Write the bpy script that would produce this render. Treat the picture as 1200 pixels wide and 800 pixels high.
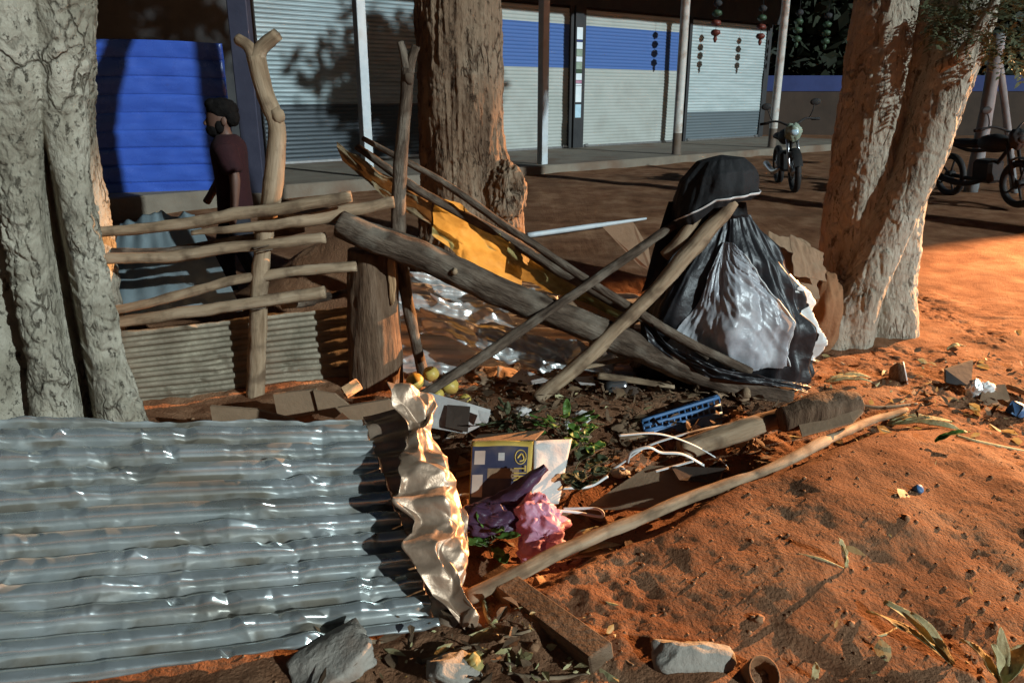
import bpy, math, random
import numpy as np
from mathutils import Vector, Matrix

for _o in list(bpy.data.objects):
    bpy.data.objects.remove(_o)
S = bpy.context.scene
COL = S.collection
rad = math.radians

# ------------------------------------------------------------------ camera
FP, CAMH = 900.0, 1.65                       # focal length in photo pixels, eye height
TILT = math.atan(290 / 900)
cd = bpy.data.cameras.new('camera')
cd.sensor_width = 36.0
cd.lens = 36.0 * FP / 1200
cd.clip_start, cd.clip_end = 0.05, 2000
cam = bpy.data.objects.new('camera', cd)
COL.objects.link(cam)
cam.location = (0, 0, CAMH)
cam.rotation_euler = (math.pi / 2 - TILT, 0, 0)
S.camera = cam
S.render.resolution_x, S.render.resolution_y = 1024, 682

# ------------------------------------------------------------------ night sky and the far cool light (the unseen warm lamp has its own builder below)
SUN_AZ, SUN_EL = 49.0, 21.0                  # degrees right of straight-behind-camera, elevation
ldir = Vector((math.sin(rad(SUN_AZ)) * math.cos(rad(SUN_EL)),
               -math.cos(rad(SUN_AZ)) * math.cos(rad(SUN_EL)), math.sin(rad(SUN_EL))))
W = bpy.data.worlds.new('World'); S.world = W; W.use_nodes = True
nt = W.node_tree; nt.nodes.clear()
wo = nt.nodes.new('ShaderNodeOutputWorld'); bg = nt.nodes.new('ShaderNodeBackground')
sk = nt.nodes.new('ShaderNodeTexSky'); sk.sky_type = 'NISHITA'; sk.sun_disc = False
sk.sun_elevation = rad(SUN_EL)
sk.sun_rotation = math.atan2(ldir.x, ldir.y)
nt.links.new(sk.outputs[0], bg.inputs[0]); nt.links.new(bg.outputs[0], wo.inputs[0])
bg.inputs[1].default_value = 0.007
sl = bpy.data.lights.new('sun', 'SUN'); sl.energy = 3.0; sl.angle = rad(0.7); sl.color = (0.80, 0.96, 1.0)
so = bpy.data.objects.new('sun', sl); COL.objects.link(so)
so.rotation_euler = (-ldir).to_track_quat('-Z', 'Y').to_euler()
vs = S.view_settings
vs.view_transform = 'Standard'; vs.look = 'None'; vs.exposure = 0.3; vs.gamma = 1.0; vs.use_curve_mapping = False
S.render.engine = 'CYCLES'

# ------------------------------------------------------------------ helpers: points
def ray(px, py):
    a, b = (px - 600) / FP, (400 - py) / FP
    c, s = math.cos(TILT), math.sin(TILT)
    return Vector((a, c + s * b, -s + c * b))
def at(px, py, Y):
    d = ray(px, py); k = Y / d.y
    return Vector((d.x * k, Y, CAMH + d.z * k))
def gz(px, py, z=0.0):
    d = ray(px, py); k = (z - CAMH) / d.z
    return Vector((d.x * k, d.y * k, z))

# ------------------------------------------------------------------ helpers: noise (numpy)
def _h(i, j, k, s):
    n = (i.astype(np.int64) * 374761393 + j.astype(np.int64) * 668265263 + k.astype(np.int64) * 1274126177 + s * 974711) & 0xffffffff
    n = ((n ^ (n >> 13)) * 1274126177) & 0xffffffff
    n = ((n ^ (n >> 16)) * 668265263) & 0xffffffff
    return ((n ^ (n >> 15)) & 0xffffff) / float(0xffffff)
def vn(p, s=0):
    p = np.asarray(p, float); q = np.floor(p).astype(np.int64); f = p - q
    f = f * f * f * (f * (f * 6 - 15) + 10)
    r = 0
    for a in (0, 1):
        for b in (0, 1):
            for c in (0, 1):
                w = (f[:, 0] if a else 1 - f[:, 0]) * (f[:, 1] if b else 1 - f[:, 1]) * (f[:, 2] if c else 1 - f[:, 2])
                r = r + w * _h(q[:, 0] + a, q[:, 1] + b, q[:, 2] + c, s)
    return r * 2 - 1
def fbm(p, o=4, s=0, g=0.5):
    r = 0; a = 1.0; p = np.asarray(p, float)
    for i in range(o):
        r = r + a * vn(p * (2.03 ** i) + 17.3 * i, s + i); a *= g
    return r
def ridged(p, o=3, s=0):
    r = 0; a = 1.0; p = np.asarray(p, float)
    for i in range(o):
        r = r + a * (1 - 2 * np.abs(vn(p * (2.1 ** i) + 9.1 * i, s + i))); a *= 0.5
    return r
def worley(p, s=0):
    p = np.asarray(p, float); q = np.floor(p).astype(np.int64)
    f1 = np.full(len(p), 9.0); f2 = np.full(len(p), 9.0); cid = np.zeros(len(p))
    for a in (-1, 0, 1):
        for b in (-1, 0, 1):
            for c in (-1, 0, 1):
                i, j, k = q[:, 0] + a, q[:, 1] + b, q[:, 2] + c
                d = np.sqrt((i + _h(i, j, k, s) - p[:, 0]) ** 2 + (j + _h(i, j, k, s + 1) - p[:, 1]) ** 2 + (k + _h(i, j, k, s + 2) - p[:, 2]) ** 2)
                m = d < f1
                f2 = np.where(m, f1, np.minimum(f2, d))
                cid = np.where(m, _h(i, j, k, s + 3), cid)
                f1 = np.where(m, d, f1)
    return f1, f2, cid
def facet(p, s=0):
    f1, f2, c = worley(p, s)
    return f1 * 1.4 - 0.7
def crease(x, y, s=0):
    """folded-foil relief: random heights on a warped triangle lattice, flat in between, crisp along the folds"""
    q = np.stack([x * .7, y * .7, 0 * x + s], 1)
    a, b = x + .45 * vn(q, s + 50), y + .45 * vn(q + 7, s + 51)
    u, v = .83 * a - .56 * b, .56 * a + .83 * b
    i, j = np.floor(u).astype(np.int64), np.floor(v).astype(np.int64); fu, fv = u - i, v - j; k = i * 0
    h = lambda c, d: _h(i + c, j + d, k, s) * 2 - 1
    return np.where(fu + fv < 1, h(0, 0) + fu * (h(1, 0) - h(0, 0)) + fv * (h(0, 1) - h(0, 0)), h(1, 1) + (1 - fu) * (h(0, 1) - h(1, 1)) + (1 - fv) * (h(1, 0) - h(1, 1)))
def sst(x, a, b):
    t = np.clip((x - a) / (b - a), 0, 1); return t * t * (3 - 2 * t)

# ------------------------------------------------------------------ helpers: meshes and objects
class VF(tuple):
    grain = None                              # per-vertex (across, across, along) coordinates of a stick, for its wood grain
def mesh(name, v, f, mat, smooth=True, grain=None):
    me = bpy.data.meshes.new(name)
    v = np.asarray(v, np.float32)
    if isinstance(f, np.ndarray):
        n, k = f.shape
        me.vertices.add(len(v)); me.vertices.foreach_set('co', v.ravel())
        me.loops.add(n * k); me.loops.foreach_set('vertex_index', f.astype(np.int32).ravel())
        me.polygons.add(n); me.polygons.foreach_set('loop_start', np.arange(0, n * k, k, dtype=np.int32))
        me.update(calc_edges=True); me.validate()
    else:
        me.from_pydata([tuple(map(float, q)) for q in v], [], f); me.validate()
    if smooth:
        me.polygons.foreach_set('use_smooth', np.ones(len(me.polygons), bool))
    for m in (mat if isinstance(mat, (list, tuple)) else [mat]):
        me.materials.append(m)
    if grain is not None and len(grain) == len(me.vertices):
        at_ = me.attributes.new('grain', 'FLOAT_VECTOR', 'POINT'); at_.data.foreach_set('vector', np.asarray(grain, np.float32).ravel())
    return me
def link(name, data, parent=None, loc=(0, 0, 0)):
    o = bpy.data.objects.new(name, data); COL.objects.link(o); o.location = loc
    if parent: o.parent = parent
    return o
def tag(o, label=None, cat=None, group=None, kind=None):
    for k, v in (('label', label), ('category', cat), ('group', group), ('kind', kind)):
        if v: o[k] = v
    return o
def thing(name, label, cat, loc, group=None):
    o = link(name, None, None, loc); o.empty_display_size = 0.1
    return tag(o, label, cat, group)
def wloc(o):
    l = Vector(o.location)
    while o.parent: o = o.parent; l += o.location
    return np.array(l)
def part(name, vf, mat, parent, smooth=True, label=None):
    v, f = vf; v = np.asarray(v, float) - wloc(parent)
    c = v.mean(0)
    o = link(name, mesh(name, v - c, f, mat, smooth, getattr(vf, 'grain', None)), parent, c)
    if label: o['label'] = label
    return o
def single(name, vf, mat, label, cat, group=None, smooth=True, kind=None):
    v, f = vf; v = np.asarray(v, float)
    c = (v.min(0) + v.max(0)) / 2; c[2] = v[:, 2].min()
    o = link(name, mesh(name, v - c, f, mat, smooth, getattr(vf, 'grain', None)), None, c)
    return tag(o, label, cat, group, kind)
def join(*vfs):
    V, Fs, n = [], [], 0
    for v, f in vfs:
        v = np.asarray(v, float); V.append(v)
        Fs += [tuple(int(i) + n for i in q) for q in f]; n += len(v)
    return np.concatenate(V), Fs
def gridf(nu, nv, wu=False):
    """quads of a grid stored row by row: index = i*nv + j; wu closes j"""
    i, j = np.meshgrid(np.arange(nu - 1), np.arange(nv if wu else nv - 1), indexing='ij')
    i, j = i.ravel(), j.ravel(); j2 = (j + 1) % nv
    return np.stack([i * nv + j, i * nv + j2, (i + 1) * nv + j2, (i + 1) * nv + j], 1)
def box(c, s, rz=0.0, M=None, bev=0.0):
    x, y, z = s[0] / 2, s[1] / 2, s[2] / 2
    if bev <= 0:
        v = np.array([(a * x, b * y, c_ * z) for a in (-1, 1) for b in (-1, 1) for c_ in (-1, 1)], float)
        f = [(0, 1, 3, 2), (4, 6, 7, 5), (0, 4, 5, 1), (2, 3, 7, 6), (0, 2, 6, 4), (1, 5, 7, 3)]
    else:
        b = min(bev, x * .9, y * .9, z * .9)
        v = []; idx = {}
        for sx in (-1, 1):
            for sy in (-1, 1):
                for sz in (-1, 1):
                    for ax in range(3):
                        q = [sx * (x - b), sy * (y - b), sz * (z - b)]; q[ax] = (sx * x, sy * y, sz * z)[ax]
                        idx[(sx, sy, sz, ax)] = len(v); v.append(q)
        v = np.array(v); f = []
        g = lambda a, b_, c_, ax: idx[(a, b_, c_, ax)]
        for s_ in (-1, 1):
            f.append((g(s_, -1, -1, 0), g(s_, 1, -1, 0), g(s_, 1, 1, 0), g(s_, -1, 1, 0)))
            f.append((g(-1, s_, -1, 1), g(1, s_, -1, 1), g(1, s_, 1, 1), g(-1, s_, 1, 1)))
            f.append((g(-1, -1, s_, 2), g(1, -1, s_, 2), g(1, 1, s_, 2), g(-1, 1, s_, 2)))
        for a in (-1, 1):
            for c_ in (-1, 1):
                f.append((g(a, c_, -1, 0), g(a, c_, 1, 0), g(a, c_, 1, 1), g(a, c_, -1, 1)))
                f.append((g(a, -1, c_, 0), g(a, 1, c_, 0), g(a, 1, c_, 2), g(a, -1, c_, 2)))
                f.append((g(-1, a, c_, 1), g(1, a, c_, 1), g(1, a, c_, 2), g(-1, a, c_, 2)))
                for d in (-1, 1):
                    f.append((g(a, c_, d, 0), g(a, c_, d, 1), g(a, c_, d, 2)))
    if M is not None:
        v = v @ np.array(M).T
    if rz:
        cz, sz = math.cos(rz), math.sin(rz); v = v @ np.array([[cz, -sz, 0], [sz, cz, 0], [0, 0, 1]]).T
    return v + np.array(c), f
def rotm(rx=0, ry=0, rz=0):
    from mathutils import Euler
    return np.array(Euler((rad(rx), rad(ry), rad(rz)), 'XYZ').to_matrix())
def smoothpath(P, n):
    P = [np.array(p, float) for p in P]
    if len(P) == 2:
        t = np.linspace(0, 1, n)[:, None]; return P[0] * (1 - t) + P[1] * t
    P = [2 * P[0] - P[1]] + P + [2 * P[-1] - P[-2]]
    L = [np.linalg.norm(P[i + 1] - P[i]) for i in range(1, len(P) - 2)]
    cum = np.concatenate([[0], np.cumsum(L)]); out = []
    for d in np.linspace(0, cum[-1], n):
        i = min(int(np.searchsorted(cum, d, 'right')) - 1, len(L) - 1); t = (d - cum[i]) / L[i]
        a, b, c, e = P[i], P[i + 1], P[i + 2], P[i + 3]
        out.append(.5 * (2 * b + (c - a) * t + (2 * a - 5 * b + 4 * c - e) * t * t + (3 * b - a - 3 * c + e) * t ** 3))
    return np.array(out)
def tube(P, R, n=24, seg=10, bump=0.0, seed=0, flat=1.0, wob=0.0, cap=True, up=(0, 0, 1)):
    """swept tube through P with radii R (list), bumpy like a branch; flat<1 gives a ribbon"""
    C = smoothpath(P, n); R = np.interp(np.linspace(0, 1, n), np.linspace(0, 1, len(R)), R)
    if wob:
        w = np.linspace(0, 1, n)[:, None] * 5
        C = C + wob * np.concatenate([fbm(np.concatenate([w, 0 * w + k * 7.7, 0 * w + seed], 1), 3, seed + k)[:, None] for k in range(3)], 1) * np.sin(np.linspace(0, math.pi, n))[:, None] ** .5
    T = np.gradient(C, axis=0); T /= np.linalg.norm(T, axis=1)[:, None] + 1e-9
    u = np.cross(T[0], np.array(up, float))
    if np.linalg.norm(u) < 1e-3: u = np.cross(T[0], (1, 0, 0))
    U = []
    for t in T:
        u = u - t * np.dot(u, t); u /= np.linalg.norm(u) + 1e-9; U.append(u)
    U = np.array(U); V = np.cross(T, U)
    a = np.linspace(0, 2 * math.pi, seg, endpoint=False)
    rr = np.repeat(R[:, None], seg, 1)
    v = C[:, None, :] + rr[..., None] * (np.cos(a)[None, :, None] * U[:, None, :] + flat * np.sin(a)[None, :, None] * V[:, None, :])
    if bump:
        q = v.reshape(-1, 3)
        ll = np.repeat(np.concatenate([[0], np.cumsum(np.linalg.norm(np.diff(C, axis=0), axis=1))])[:, None], seg, 1).ravel()
        g = np.stack([np.tile(np.cos(a), n) * 1.6, np.tile(np.sin(a), n) * 1.6, ll * 9 + seed], 1)
        b = bump * (.9 * fbm(g, 3, seed) + .55 * ridged(g * np.array([2.2, 2.2, .35]), 2, seed + 5) + .8 * np.maximum(0, fbm(g * np.array([.5, .5, .8]), 2, seed + 9) - .35))
        d = (v - C[:, None, :]); d /= np.linalg.norm(d, axis=2)[..., None] + 1e-9
        v = v + d * b.reshape(n, seg)[..., None]
    v = v.reshape(-1, 3); f = [tuple(q) for q in gridf(n, seg, True)]
    if cap:
        f.append(tuple(range(seg))[::-1]); f.append(tuple(range((n - 1) * seg, n * seg)))
    out = VF((v, f))
    ln = np.concatenate([[0], np.cumsum(np.linalg.norm(np.diff(C, axis=0), axis=1))])
    out.grain = np.stack([rr * np.cos(a)[None], rr * np.sin(a)[None], np.repeat(ln[:, None], seg, 1) + seed * 1.37], -1).reshape(-1, 3)
    return out
def lathe(prof, c, seg=20, M=None):
    """prof: list of (r, z)"""
    a = np.linspace(0, 2 * math.pi, seg, endpoint=False)
    v = np.array([(r * math.cos(t), r * math.sin(t), z) for r, z in prof for t in a])
    if M is not None: v = v @ np.array(M).T
    f = [tuple(q) for q in gridf(len(prof), seg, True)]
    f.append(tuple(range(seg))[::-1]); f.append(tuple(range((len(prof) - 1) * seg, len(prof) * seg)))
    return v + np.array(c), f
def blob(c, s, n=14, amp=.15, fr=2.0, seed=0, M=None):
    th = np.linspace(0, math.pi, n); ph = np.linspace(0, 2 * math.pi, 2 * n, endpoint=False)
    T, Pn = np.meshgrid(th, ph, indexing='ij')
    d = np.stack([np.sin(T) * np.cos(Pn), np.sin(T) * np.sin(Pn), np.cos(T)], -1).reshape(-1, 3)
    r = 1 + amp * fbm(d * fr + seed, 3, seed)
    v = d * r[:, None] * np.array(s)
    if M is not None: v = v @ np.array(M).T
    return v + np.array(c), gridf(n, 2 * n, True)
def rock(c, s, seed=0, M=None, fr=1.6, amp=.35):
    v, f = blob((0, 0, 0), (1, 1, 1), 34, 0, 1, seed)
    pl_ = np.random.default_rng(seed).normal(size=(11, 3)); pl_ /= np.linalg.norm(pl_, axis=1)[:, None]
    for q_, o_ in zip(pl_, .55 + .3 * np.random.default_rng(seed + 1).random(11)):
        e_ = np.maximum(0, v @ q_ - o_); v = v - e_[:, None] * q_[None]
    w = facet(v * fr + seed * 3.1, seed); v = v * (1 - amp * w)[:, None]
    v = np.clip(v, -.8, .8) * np.array(s)
    v += .03 * np.array(s) * np.stack([fbm(v * 30 + k * 5, 2, seed + k) for k in range(3)], 1)
    if M is not None: v = v @ np.array(M).T
    return v + np.array(c), f
def sheet(fn, nu, nv):
    u, w = np.meshgrid(np.linspace(0, 1, nu), np.linspace(0, 1, nv), indexing='ij')
    return fn(u.ravel(), w.ravel()), gridf(nu, nv)
def bil(c, u, w):
    """bilinear in corners c00 (u0 w0), c10, c01, c11"""
    a, b, c_, d = [np.array(q, float) for q in c]
    u, w = u[:, None], w[:, None]
    return a * (1 - u) * (1 - w) + b * u * (1 - w) + c_ * (1 - u) * w + d * u * w
def pnorm(c):
    a, b, c_, d = [np.array(q, float) for q in c]
    n = np.cross(b + d - a - c_, c_ + d - a - b); return n / np.linalg.norm(n)
def thick(vf, t):
    """give a sheet real thickness: second skin offset by t along vertex normals"""
    v, f = vf; f = np.asarray(f)
    n = np.zeros_like(v)
    e = np.cross(v[f[:, 2]] - v[f[:, 0]], v[f[:, 3]] - v[f[:, 1]])
    for k in range(4): np.add.at(n, f[:, k], e)
    n /= np.linalg.norm(n, axis=1)[:, None] + 1e-12
    N = len(v); F2 = f[:, ::-1] + N
    ed = {}
    for q in f:
        for k in range(4):
            a, b = int(q[k]), int(q[(k + 1) % 4])
            if (b, a) in ed: del ed[(b, a)]
            else: ed[(a, b)] = 1
    rim = np.array([(b, a, a + N, b + N) for a, b in ed])
    out = VF((np.concatenate([v, v - n * t]), np.concatenate([f, F2, rim])))
    if getattr(vf, 'grain', None) is not None: out.grain = np.concatenate([vf.grain, vf.grain])
    return out
def hull(px, Y, th):
    """flat polygon slab from outline points (world), extruded by vector th"""
    P = np.array([list(p) for p in px]); n = len(P)
    v = np.concatenate([P, P + np.array(th)])
    f = [tuple(range(n)), tuple(range(2 * n - 1, n - 1, -1))] + [((i + 1) % n, i, i + n, (i + 1) % n + n) for i in range(n)]
    return v, f

# ------------------------------------------------------------------ helpers: materials
def mat(name, cols, scale=6, rough=.75, bump=.25, bscale=None, metal=0.0, detail=6, stretch=(1, 1, 1), pos=None, spec=.35, dist=.02,
        sheen=0.0, trans=0.0, rvar=0.0, dirt=None, alpha=1.0, tx=0.0, grain=False, dstretch=None):
    m = bpy.data.materials.new(name); m.use_nodes = True
    t = m.node_tree; N = t.nodes; L = t.links; b = N['Principled BSDF']
    tc = N.new('ShaderNodeTexCoord'); mp = N.new('ShaderNodeMapping'); mp.inputs['Scale'].default_value = stretch
    if grain:
        ga = N.new('ShaderNodeAttribute'); ga.attribute_name = 'grain'; L.new(ga.outputs['Vector'], mp.inputs[0])
    else:
        L.new(tc.outputs['Object'], mp.inputs[0])
    n1 = N.new('ShaderNodeTexNoise'); n1.inputs['Scale'].default_value = scale; n1.inputs['Detail'].default_value = detail; n1.inputs['Roughness'].default_value = .62
    L.new(mp.outputs[0], n1.inputs['Vector'])
    cr = N.new('ShaderNodeValToRGB'); L.new(n1.outputs['Fac'], cr.inputs[0])
    el = cr.color_ramp.elements; k = len(cols)
    ps = pos or [.3 + .4 * i / max(1, k - 1) for i in range(k)]
    while len(el) < k: el.new(.5)
    for i in range(k): el[i].position = ps[i]; el[i].color = (*cols[i], 1)
    col = cr.outputs[0]
    if dirt:                                   # (colour, scale, amount): broad stains with their own shape
        n3 = N.new('ShaderNodeTexNoise'); n3.inputs['Scale'].default_value = dirt[1]; n3.inputs['Detail'].default_value = 5
        if dstretch:
            m3 = N.new('ShaderNodeMapping'); m3.inputs['Scale'].default_value = dstretch; L.new(tc.outputs['Object'], m3.inputs[0]); L.new(m3.outputs[0], n3.inputs['Vector'])
        else:
            L.new((ga.outputs['Vector'] if grain else tc.outputs['Object']), n3.inputs['Vector'])
        r3 = N.new('ShaderNodeValToRGB'); r3.color_ramp.elements[0].position = .5; r3.color_ramp.elements[1].position = .68
        r3.color_ramp.elements[1].color = (dirt[2],) * 3 + (1,)
        L.new(n3.outputs['Fac'], r3.inputs[0])
        mx = N.new('ShaderNodeMix'); mx.data_type = 'RGBA'; L.new(r3.outputs[0], mx.inputs['Factor'])
        L.new(col, mx.inputs['A']); mx.inputs['B'].default_value = (*dirt[0], 1); col = mx.outputs['Result']
    L.new(col, b.inputs['Base Color'])
    b.inputs['Roughness'].default_value = rough; b.inputs['Metallic'].default_value = metal
    b.inputs['Specular IOR Level'].default_value = spec
    if rvar:
        mr = N.new('ShaderNodeMapRange'); mr.inputs['To Min'].default_value = max(.05, rough - rvar); mr.inputs['To Max'].default_value = min(1, rough + rvar)
        n4 = N.new('ShaderNodeTexNoise'); n4.inputs['Scale'].default_value = scale * 2.3; n4.inputs['Detail'].default_value = 4
        L.new(tc.outputs['Object'], n4.inputs['Vector']); L.new(n4.outputs['Fac'], mr.inputs['Value']); L.new(mr.outputs[0], b.inputs['Roughness'])
    if trans: b.inputs['Transmission Weight'].default_value = trans
    if tx:                                      # thin translucent film or leaf
        tr = N.new('ShaderNodeBsdfTranslucent'); ms = N.new('ShaderNodeMixShader'); ms.inputs[0].default_value = tx
        L.new(col, tr.inputs[0]); L.new(b.outputs[0], ms.inputs[1]); L.new(tr.outputs[0], ms.inputs[2])
        L.new(ms.outputs[0], N['Material Output'].inputs['Surface'])
    if alpha < 1: b.inputs['Alpha'].default_value = alpha
    if bump:
        n2 = N.new('ShaderNodeTexNoise'); n2.inputs['Scale'].default_value = bscale or scale * 4; n2.inputs['Detail'].default_value = 8; n2.inputs['Roughness'].default_value = .6
        L.new(mp.outputs[0], n2.inputs['Vector'])
        bp = N.new('ShaderNodeBump'); bp.inputs['Strength'].default_value = bump; bp.inputs['Distance'].default_value = dist
        L.new(n2.outputs['Fac'], bp.inputs['Height']); L.new(bp.outputs[0], b.inputs['Normal'])
    return m
def zband(m, bands):
    """paint horizontal bands on a material by height in the object's own space: [(z, colour), ...] constant steps"""
    t = m.node_tree; N = t.nodes; L = t.links; b = N['Principled BSDF']
    src = b.inputs['Base Color'].links[0].from_socket
    tc = N.new('ShaderNodeTexCoord'); sp = N.new('ShaderNodeSeparateXYZ'); L.new(tc.outputs['Object'], sp.inputs[0])
    for z0, z1, c in bands:
        a = N.new('ShaderNodeMath'); a.operation = 'GREATER_THAN'; a.inputs[1].default_value = z0; L.new(sp.outputs['Z'], a.inputs[0])
        d = N.new('ShaderNodeMath'); d.operation = 'LESS_THAN'; d.inputs[1].default_value = z1; L.new(sp.outputs['Z'], d.inputs[0])
        e = N.new('ShaderNodeMath'); e.operation = 'MULTIPLY'; L.new(a.outputs[0], e.inputs[0]); L.new(d.outputs[0], e.inputs[1])
        e2 = N.new('ShaderNodeMath'); e2.operation = 'MULTIPLY'; e2.inputs[1].default_value = .9; L.new(e.outputs[0], e2.inputs[0])
        mx = N.new('ShaderNodeMix'); mx.data_type = 'RGBA'; L.new(e2.outputs[0], mx.inputs['Factor']); L.new(src, mx.inputs['A']); mx.inputs['B'].default_value = (*c, 1)
        src = mx.outputs['Result']
    L.new(src, b.inputs['Base Color'])
    return m

MT = {}
def bark(name, cols, crack, cs, stretch, vs_=9.0, patch=(.5, .46, .36)):
    m = mat(name, cols, 5, .92, .9, 30, stretch=stretch, spec=.12, dist=.03, dirt=(patch, 2.6, .75))
    t = m.node_tree; N = t.nodes; L = t.links; b = N['Principled BSDF']
    src = b.inputs['Base Color'].links[0].from_socket
    tc = N.new('ShaderNodeTexCoord'); mp = N.new('ShaderNodeMapping'); mp.inputs['Scale'].default_value = stretch; L.new(tc.outputs['Object'], mp.inputs[0])
    w = N.new('ShaderNodeTexNoise'); w.inputs['Scale'].default_value = 7; w.inputs['Detail'].default_value = 4; L.new(mp.outputs[0], w.inputs['Vector'])
    ad = N.new('ShaderNodeVectorMath'); ad.operation = 'MULTIPLY_ADD'; ad.inputs[1].default_value = (.22, .22, .22); L.new(w.outputs['Color'], ad.inputs[0]); L.new(mp.outputs[0], ad.inputs[2])
    vo = N.new('ShaderNodeTexVoronoi'); vo.feature = 'DISTANCE_TO_EDGE'; vo.inputs['Scale'].default_value = vs_; L.new(ad.outputs[0], vo.inputs['Vector'])
    r0 = N.new('ShaderNodeValToRGB'); r0.color_ramp.elements[0].position = .0; r0.color_ramp.elements[1].position = .09; L.new(vo.outputs['Distance'], r0.inputs[0])
    mk = N.new('ShaderNodeTexNoise'); mk.inputs['Scale'].default_value = 3.3; mk.inputs['Detail'].default_value = 3; L.new(tc.outputs['Object'], mk.inputs['Vector'])
    r1 = N.new('ShaderNodeValToRGB'); r1.color_ramp.elements[0].position = .50; r1.color_ramp.elements[1].position = .62; L.new(mk.outputs['Fac'], r1.inputs[0])
    iv = N.new('ShaderNodeMath'); iv.operation = 'SUBTRACT'; iv.inputs[0].default_value = 1; L.new(r0.outputs[0], iv.inputs[1])
    ck = N.new('ShaderNodeMath'); ck.operation = 'MULTIPLY'; L.new(iv.outputs[0], ck.inputs[0]); L.new(r1.outputs[0], ck.inputs[1])
    v = N.new('ShaderNodeTexNoise'); v.inputs['Scale'].default_value = cs * 2; v.inputs['Detail'].default_value = 6; v.inputs['Roughness'].default_value = .75; L.new(mp.outputs[0], v.inputs['Vector'])
    r = N.new('ShaderNodeValToRGB'); r.color_ramp.elements[0].position = .57; r.color_ramp.elements[1].position = .66; L.new(v.outputs['Fac'], r.inputs[0])
    mxm = N.new('ShaderNodeMath'); mxm.operation = 'MAXIMUM'; L.new(ck.outputs[0], mxm.inputs[0]); L.new(r.outputs[0], mxm.inputs[1])
    mx = N.new('ShaderNodeMix'); mx.data_type = 'RGBA'; L.new(mxm.outputs[0], mx.inputs['Factor']); L.new(src, mx.inputs['A']); mx.inputs['B'].default_value = (*crack, 1)
    L.new(mx.outputs['Result'], b.inputs['Base Color'])
    bp = N.new('ShaderNodeBump'); bp.inputs['Strength'].default_value = .9; bp.inputs['Distance'].default_value = .012; bp.invert = True
    L.new(mxm.outputs[0], bp.inputs['Height']); L.new(b.inputs['Normal'].links[0].from_socket, bp.inputs['Normal']); L.new(bp.outputs[0], b.inputs['Normal'])
    return m
MT['soil'] = mat('red_soil', [(.115, .047, .022), (.22, .104, .054), (.33, .185, .106)], 3.1, .95, 1.0, 75, spec=.08, dist=.012, dirt=((.13, .068, .038), 1.1, .6))
MT['clod'] = mat('soil_clod', [(.20, .10, .052), (.34, .19, .105)], 8, .95, .5, 60, spec=.1)
MT['bark_l'] = bark('grey_bark', [(.17, .145, .105), (.31, .275, .21), (.45, .405, .325)], (.11, .092, .066), 13, (1, 1, .6), 9.0, (.50, .45, .36))
MT['bark_c'] = bark('brown_bark', [(.10, .06, .038), (.19, .125, .08), (.26, .185, .125)], (.05, .028, .018), 16, (1, 1, .3), 14.0, (.27, .20, .14))
MT['bark_r'] = bark('pale_bark', [(.27, .22, .165), (.37, .325, .255), (.47, .43, .355)], (.18, .14, .10), 11, (1, 1, .4), 8.0, (.34, .26, .19))
MT['stick'] = mat('peeled_wood', [(.15, .095, .055), (.31, .215, .135), (.42, .31, .21)], 26, .82, .8, 90, stretch=(1, 1, .12), spec=.15, dist=.006, dirt=((.10, .062, .038), 9, .8), grain=True)
MT['stick_d'] = mat('weathered_branch', [(.030, .020, .014), (.095, .066, .047), (.175, .13, .095)], 30, .9, 1.0, 90, stretch=(1, 1, .2), spec=.12, dist=.014, dirt=((.27, .225, .175), 6, .55), grain=True)
MT['stump'] = mat('stump_bark', [(.055, .030, .018), (.13, .078, .047), (.20, .13, .085)], 18, .9, .9, 50, stretch=(1, 1, .15), spec=.15, dirt=((.06, .036, .022), 7, .7))
MT['rawwood'] = mat('split_wood', [(.32, .17, .08), (.5, .31, .16)], 9, .75, .4, 30, stretch=(1, 1, .2))
MT['tin'] = mat('galvanised_tin', [(.50, .54, .53), (.66, .70, .69), (.80, .83, .83)], 3.2, .27, .05, 14, metal=.80, rvar=.12, dist=.01, dirt=((.27, .22, .155), 3.0, .55), dstretch=(.5, 3.2, 3.2))
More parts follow.
